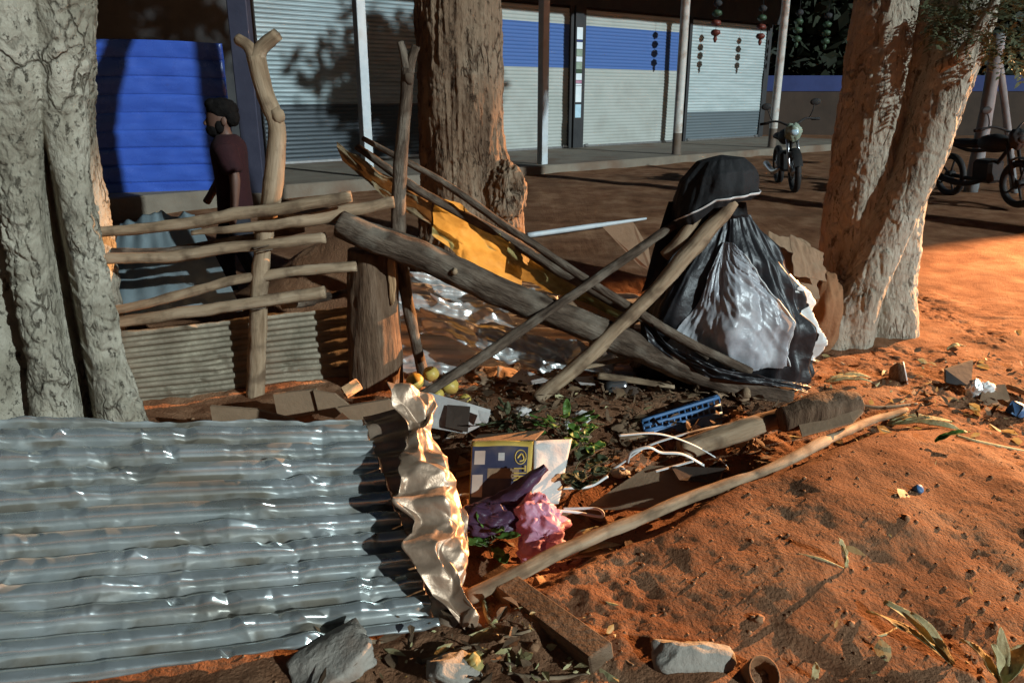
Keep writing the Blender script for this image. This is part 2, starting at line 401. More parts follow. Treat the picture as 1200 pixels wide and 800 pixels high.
def dusty_shaded_valleys(m, c, lo, hi, amt):
    """dust in the grooves of a corrugated sheet, coloured darker to deepen their shade (third grain coordinate: height across a rib)"""
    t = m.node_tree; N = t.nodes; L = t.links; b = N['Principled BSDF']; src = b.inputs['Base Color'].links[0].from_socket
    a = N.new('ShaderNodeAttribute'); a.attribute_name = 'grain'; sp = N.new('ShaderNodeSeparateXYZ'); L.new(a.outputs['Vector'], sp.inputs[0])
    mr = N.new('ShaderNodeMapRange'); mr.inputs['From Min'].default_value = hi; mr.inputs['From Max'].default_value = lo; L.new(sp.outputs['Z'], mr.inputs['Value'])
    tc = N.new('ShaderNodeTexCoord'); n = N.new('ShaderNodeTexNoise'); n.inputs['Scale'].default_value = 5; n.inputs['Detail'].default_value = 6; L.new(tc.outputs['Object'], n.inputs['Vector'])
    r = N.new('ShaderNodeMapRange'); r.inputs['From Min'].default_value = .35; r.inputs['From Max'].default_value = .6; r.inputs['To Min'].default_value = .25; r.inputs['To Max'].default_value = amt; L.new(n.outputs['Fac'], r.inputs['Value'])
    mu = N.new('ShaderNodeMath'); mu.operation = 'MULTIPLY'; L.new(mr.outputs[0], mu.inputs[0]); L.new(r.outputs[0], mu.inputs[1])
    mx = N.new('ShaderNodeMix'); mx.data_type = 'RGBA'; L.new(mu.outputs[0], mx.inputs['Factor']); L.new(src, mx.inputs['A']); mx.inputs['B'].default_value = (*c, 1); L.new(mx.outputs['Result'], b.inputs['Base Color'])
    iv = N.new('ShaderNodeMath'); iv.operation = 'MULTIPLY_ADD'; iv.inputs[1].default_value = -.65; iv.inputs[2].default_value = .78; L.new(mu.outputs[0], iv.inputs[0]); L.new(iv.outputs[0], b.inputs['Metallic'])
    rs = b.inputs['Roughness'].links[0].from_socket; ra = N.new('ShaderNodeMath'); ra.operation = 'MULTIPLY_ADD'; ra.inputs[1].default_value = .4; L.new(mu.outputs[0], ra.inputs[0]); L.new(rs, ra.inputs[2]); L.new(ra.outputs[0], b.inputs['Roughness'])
dusty_shaded_valleys(MT['tin'], (.135, .112, .080), -.55, .05, .95)  # groove dust darkened so its colour also carries shade between the ridges
MT['tin_old'] = mat('dusty_tin', [(.13, .11, .075), (.21, .175, .125), (.29, .25, .18)], 4, .62, .25, 30, metal=.35, rvar=.1, dirt=((.11, .08, .05), 3, .6))
MT['tin_blue'] = mat('bluish_tin', [(.19, .24, .26), (.30, .36, .38)], 4, .5, .15, 30, metal=.5, rvar=.1)
MT['foil'] = mat('bright_tin', [(.60, .60, .58), (.78, .77, .75)], 6, .36, .15, 40, metal=.7, rvar=.08)
MT['flap'] = mat('warm_tinted_tin', [(.30, .20, .135), (.42, .29, .20), (.50, .37, .27)], 8, .42, .15, 40, metal=.55, rvar=.1)  # orange lamplight on the folded end tinted into the base colour
MT['blackbag'] = mat('black_plastic', [(.010, .010, .012), (.022, .021, .024)], 5, .42, .25, 22, spec=.5, rvar=.12)
MT['greybag'] = mat('grey_plastic_film', [(.28, .28, .31), (.46, .47, .50), (.60, .62, .64)], 3.2, .32, .3, 14, spec=.6, tx=.18, dirt=((.20, .17, .17), 5, .7))
MT['white'] = mat('white_plastic', [(.55, .54, .52), (.74, .73, .71)], 9, .5, .1, 40)
MT['yellow'] = mat('yellow_plastic_sheet', [(.40, .31, .10), (.52, .43, .16), (.58, .52, .26)], 7, .5, .35, 25, tx=.42, dirt=((.30, .22, .09), 6, .5))
MT['card'] = mat('cardboard', [(.21, .13, .075), (.32, .21, .13)], 7, .85, .2, 60, dirt=((.12, .075, .045), 7, .6))
MT['paper'] = mat('dirty_white_card', [(.42, .39, .36), (.60, .57, .54)], 9, .8, .15, 50, dirt=((.30, .17, .13), 9, .5))
MT['blueplastic'] = mat('blue_plastic', [(.045, .12, .25), (.08, .18, .36)], 9, .5, .15, 40)
MT['pink'] = mat('pink_film', [(.50, .21, .33), (.66, .33, .43), (.72, .44, .50)], 6, .4, .25, 24, tx=.3)
MT['purple'] = mat('dark_purple_film', [(.045, .022, .045), (.10, .045, .085)], 6, .42, .25, 24, tx=.15)
MT['leaf'] = mat('green_leaf', [(.045, .105, .018), (.10, .19, .035), (.17, .26, .06)], 14, .5, .1, 40, tx=.25)
MT['leafd'] = mat('dull_leaf', [(.040, .052, .024), (.085, .095, .045), (.13, .14, .075)], 11, .65, .1, 40, tx=.2)
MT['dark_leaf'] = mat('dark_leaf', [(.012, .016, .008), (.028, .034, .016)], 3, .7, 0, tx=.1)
MT['husk'] = mat('dry_husk', [(.30, .22, .10), (.52, .43, .22), (.60, .56, .34)], 12, .7, .3, 50, tx=.2, dirt=((.25, .30, .12), 9, .6))
MT['dry'] = mat('dry_leaf', [(.05, .028, .016), (.11, .065, .035), (.18, .115, .06)], 14, .85, .2, 50)
MT['concrete'] = mat('broken_concrete', [(.27, .235, .195), (.38, .34, .29)], 8, .92, .5, 50, spec=.1, dirt=((.20, .115, .07), 5, .8))
MT['shut_cream'] = zband(mat('cream_shutter', [(.33, .345, .315), (.41, .42, .39)], .9, .6, .1, 8, spec=.3, dirt=((.26, .255, .225), 1.2, .6)), [(.25, 1.16, (.028, .10, .33))])
MT['shut_silver'] = zband(mat('silver_shutter', [(.38, .44, .44), (.54, .60, .60)], 1.2, .5, .1, 8, metal=.35, stretch=(1, 1, 5)), [(-9, -.76, (.10, .12, .135))])
MT['shut_dark'] = zband(mat('grey_shutter', [(.15, .185, .195), (.27, .315, .325)], 1.2, .5, .1, 8, metal=.35, stretch=(1, 1, 4)), [(-9, -.48, (.028, .034, .042))])  # left shutter: grey darkened to carry foliage shade in the colour
MT['blue_tin'] = mat('blue_painted_tin', [(.030, .075, .36), (.045, .11, .46)], 2, .27, .12, 14, spec=.8, stretch=(1, 1, 4), rvar=.1)
MT['wall'] = mat('dark_wall', [(.028, .028, .03), (.05, .048, .048)], 2, .9, .2, 20)
MT['floorc'] = mat('dusty_concrete', [(.15, .12, .09), (.23, .19, .145)], 2, .92, .3, 30, dirt=((.14, .075, .045), 1.5, .7))
MT['postw'] = mat('pale_painted_post', [(.42, .46, .48), (.58, .62, .64)], 4, .5, .1, 20, dirt=((.30, .26, .22), 4, .5))
MT['postg'] = mat('grey_pole', [(.13, .14, .145), (.20, .21, .215)], 4, .7, .2, 20)
MT['postr'] = zband(mat('rusty_white_post', [(.46, .44, .40), (.60, .58, .54)], 4, .6, .2, 20, dirt=((.24, .15, .09), 5, .7)), [(-3, -1.5, (.10, .06, .035))])
MT['roof'] = mat('dark_roof', [(.02, .02, .022), (.035, .034, .035)], 3, .9, .2, 20)
MT['sign'] = mat('white_signboard', [(.62, .66, .68), (.74, .78, .80)], 2, .5, 0)
MT['black'] = mat('black_rubber', [(.012, .012, .013), (.022, .021, .02)], 12, .7, .2, 40)
MT['chrome'] = mat('dull_chrome', [(.45, .45, .46), (.6, .6, .61)], 8, .3, .05, 40, metal=.9)
MT['bikegreen'] = mat('pale_green_cowl', [(.20, .25, .19), (.32, .38, .30)], 8, .35, .05, 40)
MT['lens'] = mat('headlamp_lens', [(.36, .52, .62), (.5, .68, .78)], 8, .1, 0, spec=.8)
MT['skin'] = mat('brown_skin', [(.10, .05, .035), (.14, .072, .05)], 9, .6, .05, 60)
MT['shirt'] = mat('maroon_shirt', [(.018, .003, .0045), (.028, .005, .007)], 9, .9, .2, 60)
MT['trouser'] = mat('dark_trousers', [(.012, .013, .018), (.025, .026, .033)], 9, .9, .2, 60)
MT['hair'] = mat('black_hair', [(.005, .004, .004), (.012, .010, .009)], 30, .9, .4, 90, spec=.08)
MT['wallbrown'] = mat('brown_wall', [(.045, .03, .022), (.07, .045, .032)], 1.5, .95, .2, 20)
MT['bluestrip'] = mat('blue_tarpaulin', [(.018, .03, .115), (.028, .045, .16)], 2, .7, .1, 12)
MT['print_blue'] = mat('printed_navy', [(.028, .031, .065), (.05, .053, .095)], 9, .6, .05, 50, dirt=((.16, .12, .10), 8, .6))
MT['print_yel'] = mat('printed_yellow', [(.52, .34, .06), (.62, .44, .12)], 9, .6, .05, 50)
MT['print_cream'] = mat('printed_cream', [(.50, .36, .29), (.60, .46, .37)], 9, .6, .05, 50)
MT['fruit'] = mat('yellow_green_fruit', [(.30, .28, .05), (.52, .36, .08), (.44, .16, .05)], 5, .45, .1, 30)
MT['red'] = mat('red_bead', [(.10, .018, .012), (.16, .04, .025)], 9, .5, .05)
MT['green'] = mat('green_bead', [(.028, .055, .03), (.05, .085, .045)], 9, .5, .05)
MT['clothblack'] = mat('black_cloth', [(.008, .008, .009), (.016, .015, .016)], 9, .8, .3, 40)
MT['brownleaf'] = mat('dried_leaf', [(.10, .065, .035), (.20, .14, .075), (.30, .24, .14)], 9, .8, .4, 40, tx=.15)
MT['plank'] = mat('rough_plank', [(.07, .042, .026), (.15, .095, .058), (.22, .15, .10)], 12, .9, .8, 60, stretch=(.5, .5, 1), spec=.1)
MT['frond'] = mat('dry_frond', [(.20, .14, .05), (.36, .28, .10), (.45, .38, .17)], 9, .75, .5, 40, tx=.2)
MT['sack'] = mat('brown_sack', [(.22, .10, .045), (.34, .17, .08)], 7, .85, .35, 60, tx=.1)

# ================================================================== THE SETTING
random.seed(7); rng = np.random.default_rng(11)
C0, CD, CN = np.array([.02, 2.10]), np.array([.850, .527]), np.array([-.527, .850])     # crest of the soil bank, its direction, side towards the rubbish pit
def zg(x, y, fine=True):
    x, y = np.asarray(x, float), np.asarray(y, float)
    z = .30 * sst(y, 5.2, 12.5)
    dx, dy = x - C0[0], y - C0[1]
    s = dx * CD[0] + dy * CD[1]; q = dx * CN[0] + dy * CN[1]
    P3 = np.stack([x.ravel(), y.ravel(), 0 * x.ravel()], 1)
    nb = fbm(P3 * 2.3, 3, 3).reshape(x.shape)
    q = q + .07 * nb
    h = .11 + .08 * sst(s, .1, 1.35)
    win = sst(s, -.45, .25) * (1 - sst(s, 1.8, 3.0))
    z = z + win * h * np.where(q < 0, np.exp(-(q / 1.0) ** 2), np.exp(-(q / .15) ** 2))
    z = z - .11 * np.exp(-((q - .42) / .22) ** 2) * sst(s, -.1, .3) * (1 - sst(s, 1.2, 1.7))
    z = z + .055 * np.exp(-((x - 1.9) ** 2 + (y - 4.1) ** 2) / .3)                          # litter shelf at the right tree
    z = z + .66 * np.exp(-((x + 1.15) ** 2 / .75 + (y - 5.8) ** 2 / .24))                  # bank behind the rails
    z = z + .10 * np.exp(-((x - .35) ** 2 / .5 + (y - 3.75) ** 2 / .12))                    # rubbish heap
    z = z + .018 * nb
    if fine:
        near = np.exp(-np.clip(y - 6, 0, 99) / 3) * np.exp(-np.clip(np.abs(x) - 4, 0, 99) / 2)
        cl = facet(P3 * 9, 5).reshape(x.shape); g = fbm(P3 * 16, 4, 8).reshape(x.shape); r = ridged(P3 * 6.5, 3, 21).reshape(x.shape)
        m = .35 + .65 * sst(fbm(P3 * 1.1, 2, 31).reshape(x.shape), -.3, .4)
        z = z + near * m * (.008 * g + .004 * r - .005 * cl)
        z = z + near * m * .0035 * fbm(P3 * 60, 2, 41).reshape(x.shape)
    return z
def axis(lo, hi, st, far0, far1, n):
    k = np.geomspace(st, far1 - hi, n) ; k0 = np.geomspace(st, lo - far0, n)
    return np.concatenate([(lo - k0)[::-1], np.arange(lo, hi, st), [hi], hi + k])
gx, gy = axis(-1.6, 3.4, .0105, -220, 220, 55), axis(1.55, 6.2, .0115, -60, 320, 70)
GX, GY = np.meshgrid(gx, gy, indexing='ij')
gv = np.stack([GX.ravel(), GY.ravel(), zg(GX.ravel(), GY.ravel())], 1)
gf = gridf(len(gx), len(gy))[:, ::-1]
tag(link('ground', mesh('ground', gv, gf, MT['soil'])), kind='structure')
def gzn(px, py, dz=0.0):
    """where the pixel ray meets the soil"""
    d = ray(px, py); k = 1.2
    for _ in range(400):
        p = Vector((0, 0, CAMH)) + d * k
        if p.z < float(zg(np.array([p.x]), np.array([p.y]), False)[0]): break
        k += .02
    return p + Vector((0, 0, dz))
def zs(x, y): return float(zg(np.array([x]), np.array([y]), True)[0])

# ---------------------------------------------------------------- unseen warm lamp off to the right; housing and post added to shape its beam
LP, LAZ, CUT = Vector((12.2, 11.3, 3.6)), rad(46), rad(-9.8)
def unseen_lamp():
    t = thing('unseen_lamp', 'unseen warm lamp beyond the leaning pale poles, in a housing added to shape its beam', 'lamp', (LP.x, LP.y, zs(LP.x, LP.y) - .03))
    R = rotm(0, 0, 180 + 46)                                   # local +x is the beam
    loc = lambda p: np.array(LP) + R @ np.array(p, float)
    d, hw = .36, math.tan(rad(22.5)) * .36
    def plate(name, pts, th): part(name, hull([loc(p) for p in pts], 0, R @ np.array(th, float)), MT['roof'], t, False)
    ztop = math.tan(CUT) * d
    plate('beam_hood', [(-.12, -hw, .05), (d, -hw, ztop), (d, hw, ztop), (-.12, hw, .05)], (0, 0, .012))  # added hood, sloped to cut off the top of the beam
    for sg in (-1, 1):
        plate('side_plate', [(-.12, sg * hw, -.30), (d, sg * hw, -.30), (d, sg * hw, ztop - .001), (-.12, sg * hw, .049)], (0, sg * .012, 0))
    plate('back_plate', [(-.12, -hw, -.30), (-.12, hw, -.30), (-.12, hw, .05), (-.12, -hw, .05)], (-.012, 0, 0))
    part('post', tube([loc((-.125, 0, -.1)), (LP.x, LP.y, zs(LP.x, LP.y) - .05)], [.04, .045], 6, 10), MT['roof'], t)
    hl = bpy.data.lights.new('lamp_light', 'SPOT'); hl.energy = 34000; hl.color = (1.0, 0.50, 0.21)
    hl.spot_size = rad(120); hl.spot_blend = .1; hl.shadow_soft_size = .012
    o = link('lamp_light', hl, t, LP - t.location)
    o.rotation_euler = Vector((-math.cos(LAZ), -math.sin(LAZ), -.45)).to_track_quat('-Z', 'Y').to_euler()
unseen_lamp()

# ---------------------------------------------------------------- row of shops
P0, FU, FN = np.array([-.2, 17.2]), np.array([.777, .629]), np.array([.629, -.777])
FANG = math.atan2(FU[1], FU[0])
def fp(s, o, z): q = P0 + FU * s + FN * o; return np.array([q[0], q[1], z])
def fbox(s0, s1, o0, o1, z0, z1, bev=0.0):
    return box(fp((s0 + s1) / 2, (o0 + o1) / 2, (z0 + z1) / 2), (s1 - s0, o1 - o0, z1 - z0), FANG + 0.0, np.diag([1, -1, 1]), bev)
shop = thing('shop_building', 'long low shop row with roller shutters behind a pillared veranda', 'building', fp(0, 0, .1))
part('wall', fbox(-13, 9.9, -1.2, -.12, .1, 4.6), MT['wall'], shop, False)
part('veranda_floor', fbox(-13, 10.2, -.11, 3.15, .05, .45, .02), MT['floorc'], shop, False)
part('roof', fbox(-13.2, 10.3, -1.4, 3.25, 4.65, 4.77, .01), MT['roof'], shop, False)
part('eave_beam', fbox(-13.2, 10.3, 2.95, 3.1, 4.50, 4.648), MT['roof'], shop, False)
def shutter(s0, s1, m, seed):
    ns = 40; pr = []
    for i in range(ns):
        for t in (0, .12, .3, .5, .7, .88): pr.append((i + t, .014 * math.sin(math.pi * t) ** .7))
    pr.append((ns, 0)); pr = np.array(pr); zz = .45 + .012 + pr[:, 0] / ns * 2.98
    us = np.linspace(s0, s1, 24); U, Zi = np.meshgrid(us, np.arange(len(zz)), indexing='ij')
    U, Zi = U.ravel(), Zi.ravel()
    o = .02 + pr[Zi, 1] + .010 * fbm(np.stack([U * 1.3, zz[Zi] * 2.5, 0 * U + seed], 1), 2, seed)
    q = P0[None] + FU[None] * U[:, None] + FN[None] * o[:, None]
    sh = part('shutter', (np.stack([q[:, 0], q[:, 1], zz[Zi]], 1), gridf(24, len(zz))), m, shop, False)
    part('bottom_rail', fbox(s0, s1, .01, .06, .452, .50, .005), MT['chrome'], sh, False)
    for e in (s0 + .16, s1 - .16):
        part('lock', fbox(e - .05, e + .05, .062, .10, .462, .53, .01), MT['chrome'], sh, False)
    for e in (s0, s1):
        part('guide_rail', fbox(e - .05, e + .05, .0, .07, .452, 3.5), MT['wall'], sh, False)
    return sh
for a, b_, m, sd in ((-5.35, -1.95, 'shut_dark', 1), (-1.68, 1.92, 'shut_cream', 2), (2.30, 5.82, 'shut_cream', 3), (6.06, 9.45, 'shut_silver', 4)):
    shutter(a, b_, MT[m], sd)
part('lintel', fbox(-13, 9.9, -.02, .09, 3.50, 4.60), MT['wall'], shop, False)
pil = part('pillar', fbox(1.985, 2.235, 0, .12, .452, 3.5), MT['wall'], shop, False)
zz = 3.06
for i, (h, c) in enumerate(((.26, 'sign'), (.05, 'bluestrip'), (.15, 'sign'), (.15, 'bikegreen'), (.12, 'sign'), (.16, 'bikegreen'), (.08, 'green'), (.15, 'sign'), (.07, 'pink'), (.05, 'sign'), (.36, 'sign'), (.04, 'wall'), (.30, 'lens'))):
    part('sticker', fbox(2.02, 2.20, .121, .126, zz - h + .006, zz - .004), MT[c], pil, False); zz -= h
for s_, sq, m in ((-4.9, 1, 'postw'), (-1.39, 1, 'postw'), (2.3, 0, 'postr'), (5.75, 0, 'postr')):
    if sq: part('post', fbox(s_ - .07, s_ + .07, 2.83, 2.97, .44, 4.49, .006), MT[m], shop, False)
    else:
        v, f = lathe([(.115, .44), (.115, .46), (.092, .47), (.09, 2.0), (.088, 4.4), (.12, 4.41), (.12, 4.49)], (0, 0, 0), 18)
        v = v + np.array([*fp(s_, 2.9, 0)[:2], 0]); part('post', (v, f), MT[m], shop)
part('signboard', fbox(7.0, 10.2, 3.26, 3.31, 4.58, 5.25, .005), MT['sign'], shop, False)

# garlands along the veranda's eave
gl = [(5.03, 'red', 'bead garland hanging under the veranda roof between the two round posts'), (6.81, 'red', 'bead garland hanging just inside the far round veranda post'),
      (8.42, 'green', 'dark bead garland hanging past the far round veranda post'), (9.8, 'green', 'dark bead garland hanging near the end of the veranda roof')]
for i, (s_, c, lab) in enumerate(gl):
    g0 = fp(s_, 1.6, 4.64)
    g = thing('hanging_garland', lab, 'garland', g0 - np.array([0, 0, 1.86]), 'garlands under the veranda eave')
    part('cord', tube([g0, g0 - np.array([0, 0, 1.8])], [.005, .005], 3, 6), MT['roof'], g)
    for k in range(4):
        r = (.10, .115, .115, .11)[k]
        part('bead', blob(g0 - np.array([0, 0, 1.02 + .21 * k]), (r, r, .075), 8, .12, 3, i * 5 + k), MT['roof' if k == 0 else ('green' if k == 1 else ('red' if c == 'red' else 'green'))], g)
    part('tassel', lathe([(.03, .0), (.05, -.06), (.02, -.14)], g0 - np.array([0, 0, 1.72]), 8), MT['red' if c == 'red' else 'green'], g)

# blue panel, its post
a0, a1 = at(60, 240, 9.7), at(279, 224, 10.3)
def bluef(u, w):
    p = np.array(a0)[None] * (1 - u[:, None]) + np.array(a1)[None] * u[:, None]; p[:, 2] = .34 + .0 * u
    n = np.array([.12, -.99, 0]); nb = 9
    ph = (w * nb) % 1
    o = .035 * np.where(ph < .07, -ph / .07, 0) + .006 * np.sin(np.pi * np.clip((ph - .07) / .93, 0, 1)) + .014 * fbm(np.stack([u * 6, w * 9, 0 * u], 1), 3, 4)
    p = p + n[None] * o[:, None]; p[:, 2] += w * (1.90 + .04 * np.sin(u * 3)); return p
bp_ = thing('blue_metal_panel', 'blue painted corrugated metal panel behind the walking man', 'metal panel', (a0 + a1) / 2 * 1.0)
bp_.location.z = .2
part('sheet_metal', thick(sheet(bluef, 40, 180), .004), MT['blue_tin'], bp_, False)
for u in (.1, .92):
    q = a0 * (1 - u) + a1 * u
    part('leg', box((q.x, q.y + .09, 1.2), (.07, .07, 2.1), .06), MT['roof'], bp_, False)
q = at(294, 150, 10.4)
pc = thing('square_pillar', 'dark square pillar beside the blue metal panel', 'pillar', (q.x, q.y, .15))
part('shaft', box((q.x, q.y, 2.2), (.24, .24, 4.2), .1, None, .01), mat('dark_violet_paint', [(.028, .028, .048), (.045, .045, .07)], 3, .6, .15, 20), pc, False)
part('base_block', box((q.x, q.y, .25), (.34, .34, .3), .1, None, .015), MT['floorc'], pc, False)

# boundary wall at the back with a blue strip, dark trees beyond
bw = thing('boundary_wall', 'low brown boundary wall topped by a long blue tarpaulin', 'wall', (17, 27, .3))
part('wall', box((19, 27, 1.0), (26, .2, 1.5), -.04), MT['wallbrown'], bw, False)
part('tarpaulin', box((19, 26.9, 1.98), (26, .05, .5), -.04), MT['bluestrip'], bw, False)
def leafcloud(c, s, n, size, seed, aspect=1.8, shell=.5):
    r = np.random.default_rng(seed)
    d = r.normal(size=(n, 3)); d /= np.linalg.norm(d, axis=1)[:, None]
    k = shell + (1 - shell) * r.random(n); k *= 1 + .35 * fbm(d * 2.2 + seed, 3, seed)
    keep = fbm(d * k[:, None] * 4 + seed, 2, seed + 3) > -.35
    d, k = d[keep], k[keep]; n = len(d)
    p = np.array(c) + d * k[:, None] * np.array(s)
    a = r.normal(size=(n, 3)); a /= np.linalg.norm(a, axis=1)[:, None]
    b = np.cross(a, r.normal(size=(n, 3))); b /= np.linalg.norm(b, axis=1)[:, None] + 1e-9
    sz = size * (.5 + r.random(n))[:, None]
    nn = np.cross(a, b)
    v = np.stack([p - a * sz * aspect / 2, p + b * sz / 2 + nn * sz * .12, p + a * sz * aspect / 2, p - b * sz / 2 + nn * sz * .12], 1).reshape(-1, 3)
    f = np.arange(4 * n).reshape(n, 4)
    return v, f
for i, (x, y, h, w, lab) in enumerate(((11.5, 31, 9, 4.2, 'dark leafy tree rising behind the wall beside the shop row'), (17.5, 33, 8, 4.5, 'broad dark tree behind the wall, next after the one by the shops'),
                                       (24, 34, 9, 5, 'dark leafy tree farthest along the boundary wall from the shops'), (6.8, 35, 9.5, 4.4, 'dark tree behind the end of the shop roof'))):
    t = thing('background_tree', lab, 'tree', (x, y, .25), 'dark trees beyond the boundary wall')
    part('trunk', tube([(x, y, .2), (x + .1, y, 2), (x - .1, y, h * .6)], [.3, .22, .12], 12, 10, .04, i), MT['bark_c'], t)
    for k in range(3):
        part('limb', tube([(x, y, 2 + k * .6), (x + math.cos(k * 2.2) * 1.2, y + math.sin(k * 2.2), 3.4 + k * .8)], [.12, .05], 6, 7, .02, k), MT['bark_c'], t)
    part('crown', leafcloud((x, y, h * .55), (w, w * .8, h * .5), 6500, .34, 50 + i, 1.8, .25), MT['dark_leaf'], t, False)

# a shade tree off to the right, whose crown dapples the veranda
st = thing('shade_tree', 'broad leafy tree standing on the open ground right of the split tree', 'tree', (8.5, 6.6, .05))
part('trunk', tube([(8.5, 6.6, -.1), (8.45, 6.62, 1.5), (8.3, 6.7, 3.2), (7.9, 6.95, 5.2)], [.28, .22, .18, .10], 30, 14, .02, 3), MT['bark_c'], st)
for e_ in ((6.6, 7.6, 5.9), (7.6, 8.2, 6.4), (9.4, 6.4, 6.0)):
    part('limb', tube([(8.25, 6.75, 3.6), ((8.25 + e_[0]) / 2, (6.75 + e_[1]) / 2, 5.2), e_], [.12, .08, .03], 10, 8, .008, 5), MT['bark_c'], st)
part('crown', leafcloud((7.2, 7.5, 6.5), (2.4, 1.9, 1.25), 5200, .15, 71, 2.0, .2), MT['leafd'], st, False)

# pale leaning poles at the right
for (p, q_, r, lab) in ((at(1171, 40, 11.6), at(1146, 176, 11.4), .095, 'thick pale pole leaning beside the parked motorcycle in shadow'), (at(1166, 40, 11.8), at(1197, 190, 11.3), .05, 'thin pale pole leaning away from the thicker pale one')):
    q_.z = zs(q_.x, q_.y) - .05
    single('leaning_pole', tube([p, (p + q_) / 2 + Vector((.02, 0, 0)), q_], [r * .9, r], 12, 12, .006, 3), MT['postg'], lab, 'pole')

# ---------------------------------------------------------------- motorcycles (built along +x, front at +x)
def motorcycle(label, loc, rz, cowl, dark=False):
    t = thing('motorcycle', label, 'motorcycle', loc, 'motorcycles parked behind the rubbish'); t.rotation_euler = (rad(6), 0, rz)
    def pt(name, vf, m, par=t, sm=True):
        v, f = vf; v = np.asarray(v, float); c = v.mean(0); pc_ = np.array(par.location) if par is not t else 0
        return link(name, mesh(name, v - c, f, MT['black' if dark and m in ('chrome', 'lens') else m], sm), par, c - pc_)  # dark: chrome and lens coloured black in place of shadow
    RX = rotm(90, 0, 0)
    for x in (-.62, .62):
        w = pt('wheel', lathe([(.04, -.05), (.06, -.05), (.06, .05), (.04, .05)], (x, 0, .30), 14, RX), 'chrome')
        a = np.linspace(0, 2 * math.pi, 30, endpoint=False)
        tor = [[((.26 + .045 * math.cos(b)) * math.cos(q) + x, .045 * math.sin(b), (.26 + .045 * math.cos(b)) * math.sin(q) + .30) for b in np.linspace(0, 2 * math.pi, 10, endpoint=False)] for q in a]
        v = np.array(tor).reshape(-1, 3); f = [(i * 10 + j, i * 10 + (j + 1) % 10, ((i + 1) % 30) * 10 + (j + 1) % 10, ((i + 1) % 30) * 10 + j) for i in range(30) for j in range(10)]
        pt('tyre', (v, f), 'black', w)
        for k in range(5):
            c_, s_ = math.cos(k * 1.2566), math.sin(k * 1.2566)
            pt('spoke', tube([(x, 0, .3), (x + .22 * c_, 0, .3 + .22 * s_)], [.018, .014], 3, 6), 'chrome', w)
    for y in (-.07, .07):
        pt('fork', tube([(.62, y, .30), (.46, y, .78)], [.02, .024], 4, 8), 'chrome')
    pt('front_fender', sheet(lambda u, w: np.stack([.62 + .33 * np.cos(.3 + u * 1.9), (w - .5) * .11, .30 + .33 * np.sin(.3 + u * 1.9) + .012 * np.sin(np.pi * w)], 1), 14, 6), 'black')
    pt('tank', blob((.16, 0, .78), (.27, .14, .12), 12, .06, 2, 1), 'black')
    pt('seat', blob((-.32, 0, .76), (.36, .12, .06), 12, .05, 2, 2), 'black')
    pt('engine', box((.08, 0, .42), (.34, .24, .30), 0, None, .04), 'black', t, False)
    pt('frame', join(tube([(.46, 0, .8), (.2, 0, .5), (-.1, 0, .3), (-.62, 0, .3)], [.028] * 2, 12, 8), tube([(.44, 0, .78), (-.2, 0, .66), (-.7, 0, .74)], [.025] * 2, 10, 8)), 'black')
    pt('exhaust', tube([(.2, -.14, .32), (-.2, -.16, .24), (-.75, -.17, .32)], [.025, .04, .05], 10, 10), 'chrome')
    pt('tail_lamp', blob((-.72, 0, .74), (.05, .07, .045), 8, 0, 1, 1), 'red')
    cw = pt('headlamp_cowl', blob((.53, 0, .86), (.10, .115, .13), 14, .16, 2, 3), cowl)
    pt('lens', blob((.605, 0, .86), (.04, .065, .05), 10, 0, 1, 1), 'lens', cw)
    hb = pt('handlebar', tube([(.30, -.38, 1.0), (.36, -.2, 1.02), (.44, 0, .94), (.36, .2, 1.02), (.30, .38, 1.0)], [.015] * 2, 20, 8), 'black')
    for y in (-1, 1):
        pt('grip', tube([(.27, y * .42, .995), (.305, y * .3, 1.005)], [.02, .02], 4, 8), 'black', hb)
        mi = pt('mirror', blob((.36, y * .34, 1.24), (.02, .075, .05), 8, 0, 1, 1), 'black')
        pt('mirror_stalk', tube([(.33, y * .26, 1.02), (.37, y * .3, 1.12), (.36, y * .33, 1.22)], [.008] * 2, 8, 6), 'black', mi)
    return t
q = at(922, 212, 12.0)
motorcycle('motorcycle with pale green front cowl parked by the round veranda post', (q.x, q.y, zs(q.x, q.y) - .01), rad(-98), 'bikegreen')
q = at(1150, 230, 10.6)
motorcycle('dark motorcycle standing in shadow by the leaning pale poles', (q.x, q.y, zs(q.x, q.y) - .01), rad(-80), 'black', True)

# ================================================================== TREES
def trunk(cols, z0, z1, nt, nz, cen, bark_fn, seed):
    z = np.linspace(z0, z1, nz); th = np.linspace(0, 2 * math.pi, nt, endpoint=False)
    Z, TH = np.meshgrid(z, th, indexing='ij'); cx, cy = cen(Z)
    dx, dy = np.cos(TH), np.sin(TH); R = np.full(Z.shape, .05); acc = 0
    p = 55.0
    for col in cols:
        x, y, r = col(Z)
        a = (x - cx) * dx + (y - cy) * dy; b2 = (x - cx) ** 2 + (y - cy) ** 2 - a * a
        t = np.where(b2 < r * r, a + np.sqrt(np.maximum(r * r - b2, 0)), 0); t = np.maximum(t, .02)
        acc = acc + np.exp(p * t * 2)
    R = np.log(acc) / (2 * p)
    X, Y = cx + R * dx, cy + R * dy
    P = np.stack([X.ravel(), Y.ravel(), Z.ravel()], 1)
    d = bark_fn(P)
    P[:, 0] += d * dx.ravel(); P[:, 1] += d * dy.ravel()
    return P, gridf(nz, nt, True)
lin = lambda *kv: (lambda Z: np.interp(Z, [k for k, _ in kv], [v for _, v in kv]))
